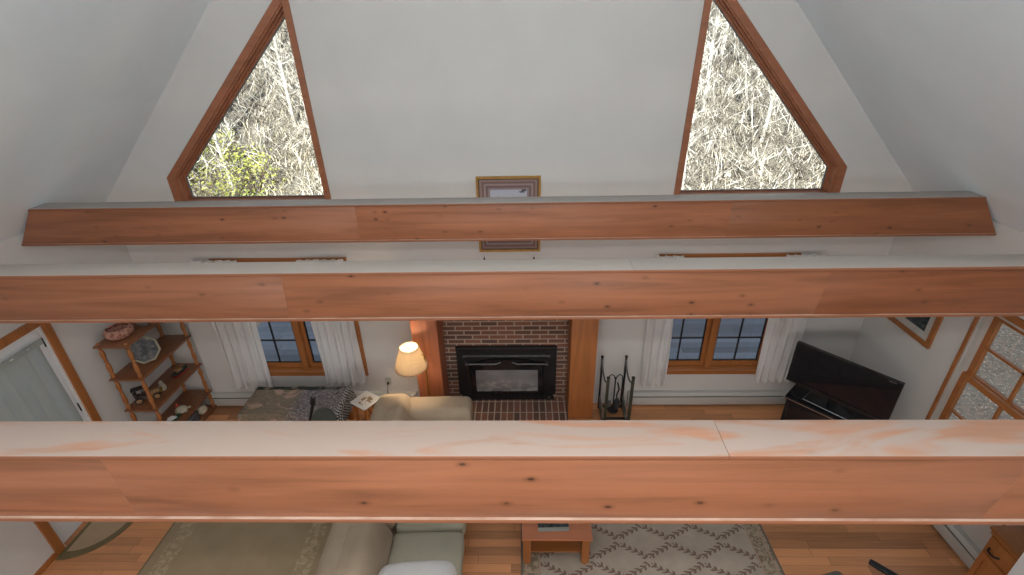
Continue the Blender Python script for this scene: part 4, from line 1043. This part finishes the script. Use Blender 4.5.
# ------------------------------------------------------------------ camera
f, pitch, roll, yaw = 489.721, .48057, R(-1.241), R(-1.61)
cy, sy = math.cos(yaw), math.sin(yaw)
fwd = Vector((sy*math.cos(pitch), cy*math.cos(pitch), -math.sin(pitch))); right = Vector((cy, -sy, 0)); up = right.cross(fwd)
r2v = right*math.cos(roll)+up*math.sin(roll); u2v = up*math.cos(roll)-right*math.sin(roll)
cam = bpy.data.cameras.new('camera'); co = bpy.data.objects.new('camera', cam); COL.objects.link(co)
mw = Matrix((r2v, u2v, -fwd)).transposed().to_4x4(); mw.translation = (0, 0, 4.45); co.matrix_world = mw
cam.sensor_width = 36; cam.lens = 36*f/1024; cam.clip_start = .05; cam.clip_end = 200; S.camera = co

# ------------------------------------------------------------------ lights
W = bpy.data.worlds.new('sky'); S.world = W; W.use_nodes = True
bgn = W.node_tree.nodes['Background']; bgn.inputs[0].default_value = (.60, .70, .90, 1); bgn.inputs[1].default_value = .85
def light(name, kind, loc, energy, color=(1, 1, 1), rot=None, **kw):
    l = bpy.data.lights.new(name, kind); l.energy = energy; l.color = color
    for k, v in kw.items(): setattr(l, k, v)
    o = bpy.data.objects.new(name, l); COL.objects.link(o); o.location = loc
    if rot: o.rotation_euler = rot
    return o
sun = light('sun', 'SUN', (0, -10, 20), 13.5, (1, .97, .92), angle=R(.6))
sun.rotation_euler = Vector((.02, .75, -.66)).to_track_quat('-Z', 'Y').to_euler()
light('flash_lamp', 'POINT', (0.0, 0.0, 4.45+.335), 150, (1, .985, .97), shadow_soft_size=.05)
light('loft_fill_light', 'AREA', (-.24, YB-.02, 4.65), 118, (.90, .955, 1.0), (R(90), 0, 0), shape='RECTANGLE', size=3.6, size_y=1.4)  # unseen fill light, added behind the camera to brighten the upper room
light('lower_fill_light', 'AREA', (-2.2, YB-.02, 1.5), 66, (1, .975, .94), (R(58), 0, 0), shape='RECTANGLE', size=1.9, size_y=1.1)  # this and the next: added fill lights, tilted down to brighten the floor
light('lower_fill_light', 'AREA', (1.8, YB-.02, 1.5), 66, (1, .975, .94), (R(58), 0, 0), shape='RECTANGLE', size=1.9, size_y=1.1)
light('floor_lamp_bulb', 'POINT', (-1.34, 4.68, 1.12), 34, (1, .78, .52), shadow_soft_size=.04)

S.view_settings.view_transform = 'Standard'; S.view_settings.look = 'None'; S.view_settings.gamma = 1; S.view_settings.use_curve_mapping = False
S.view_settings.exposure = -0.18
S.cycles.use_denoising = True; S.cycles.max_bounces = 10; S.cycles.diffuse_bounces = 6; S.cycles.transparent_max_bounces = 16
S.cycles.sample_clamp_indirect = 6
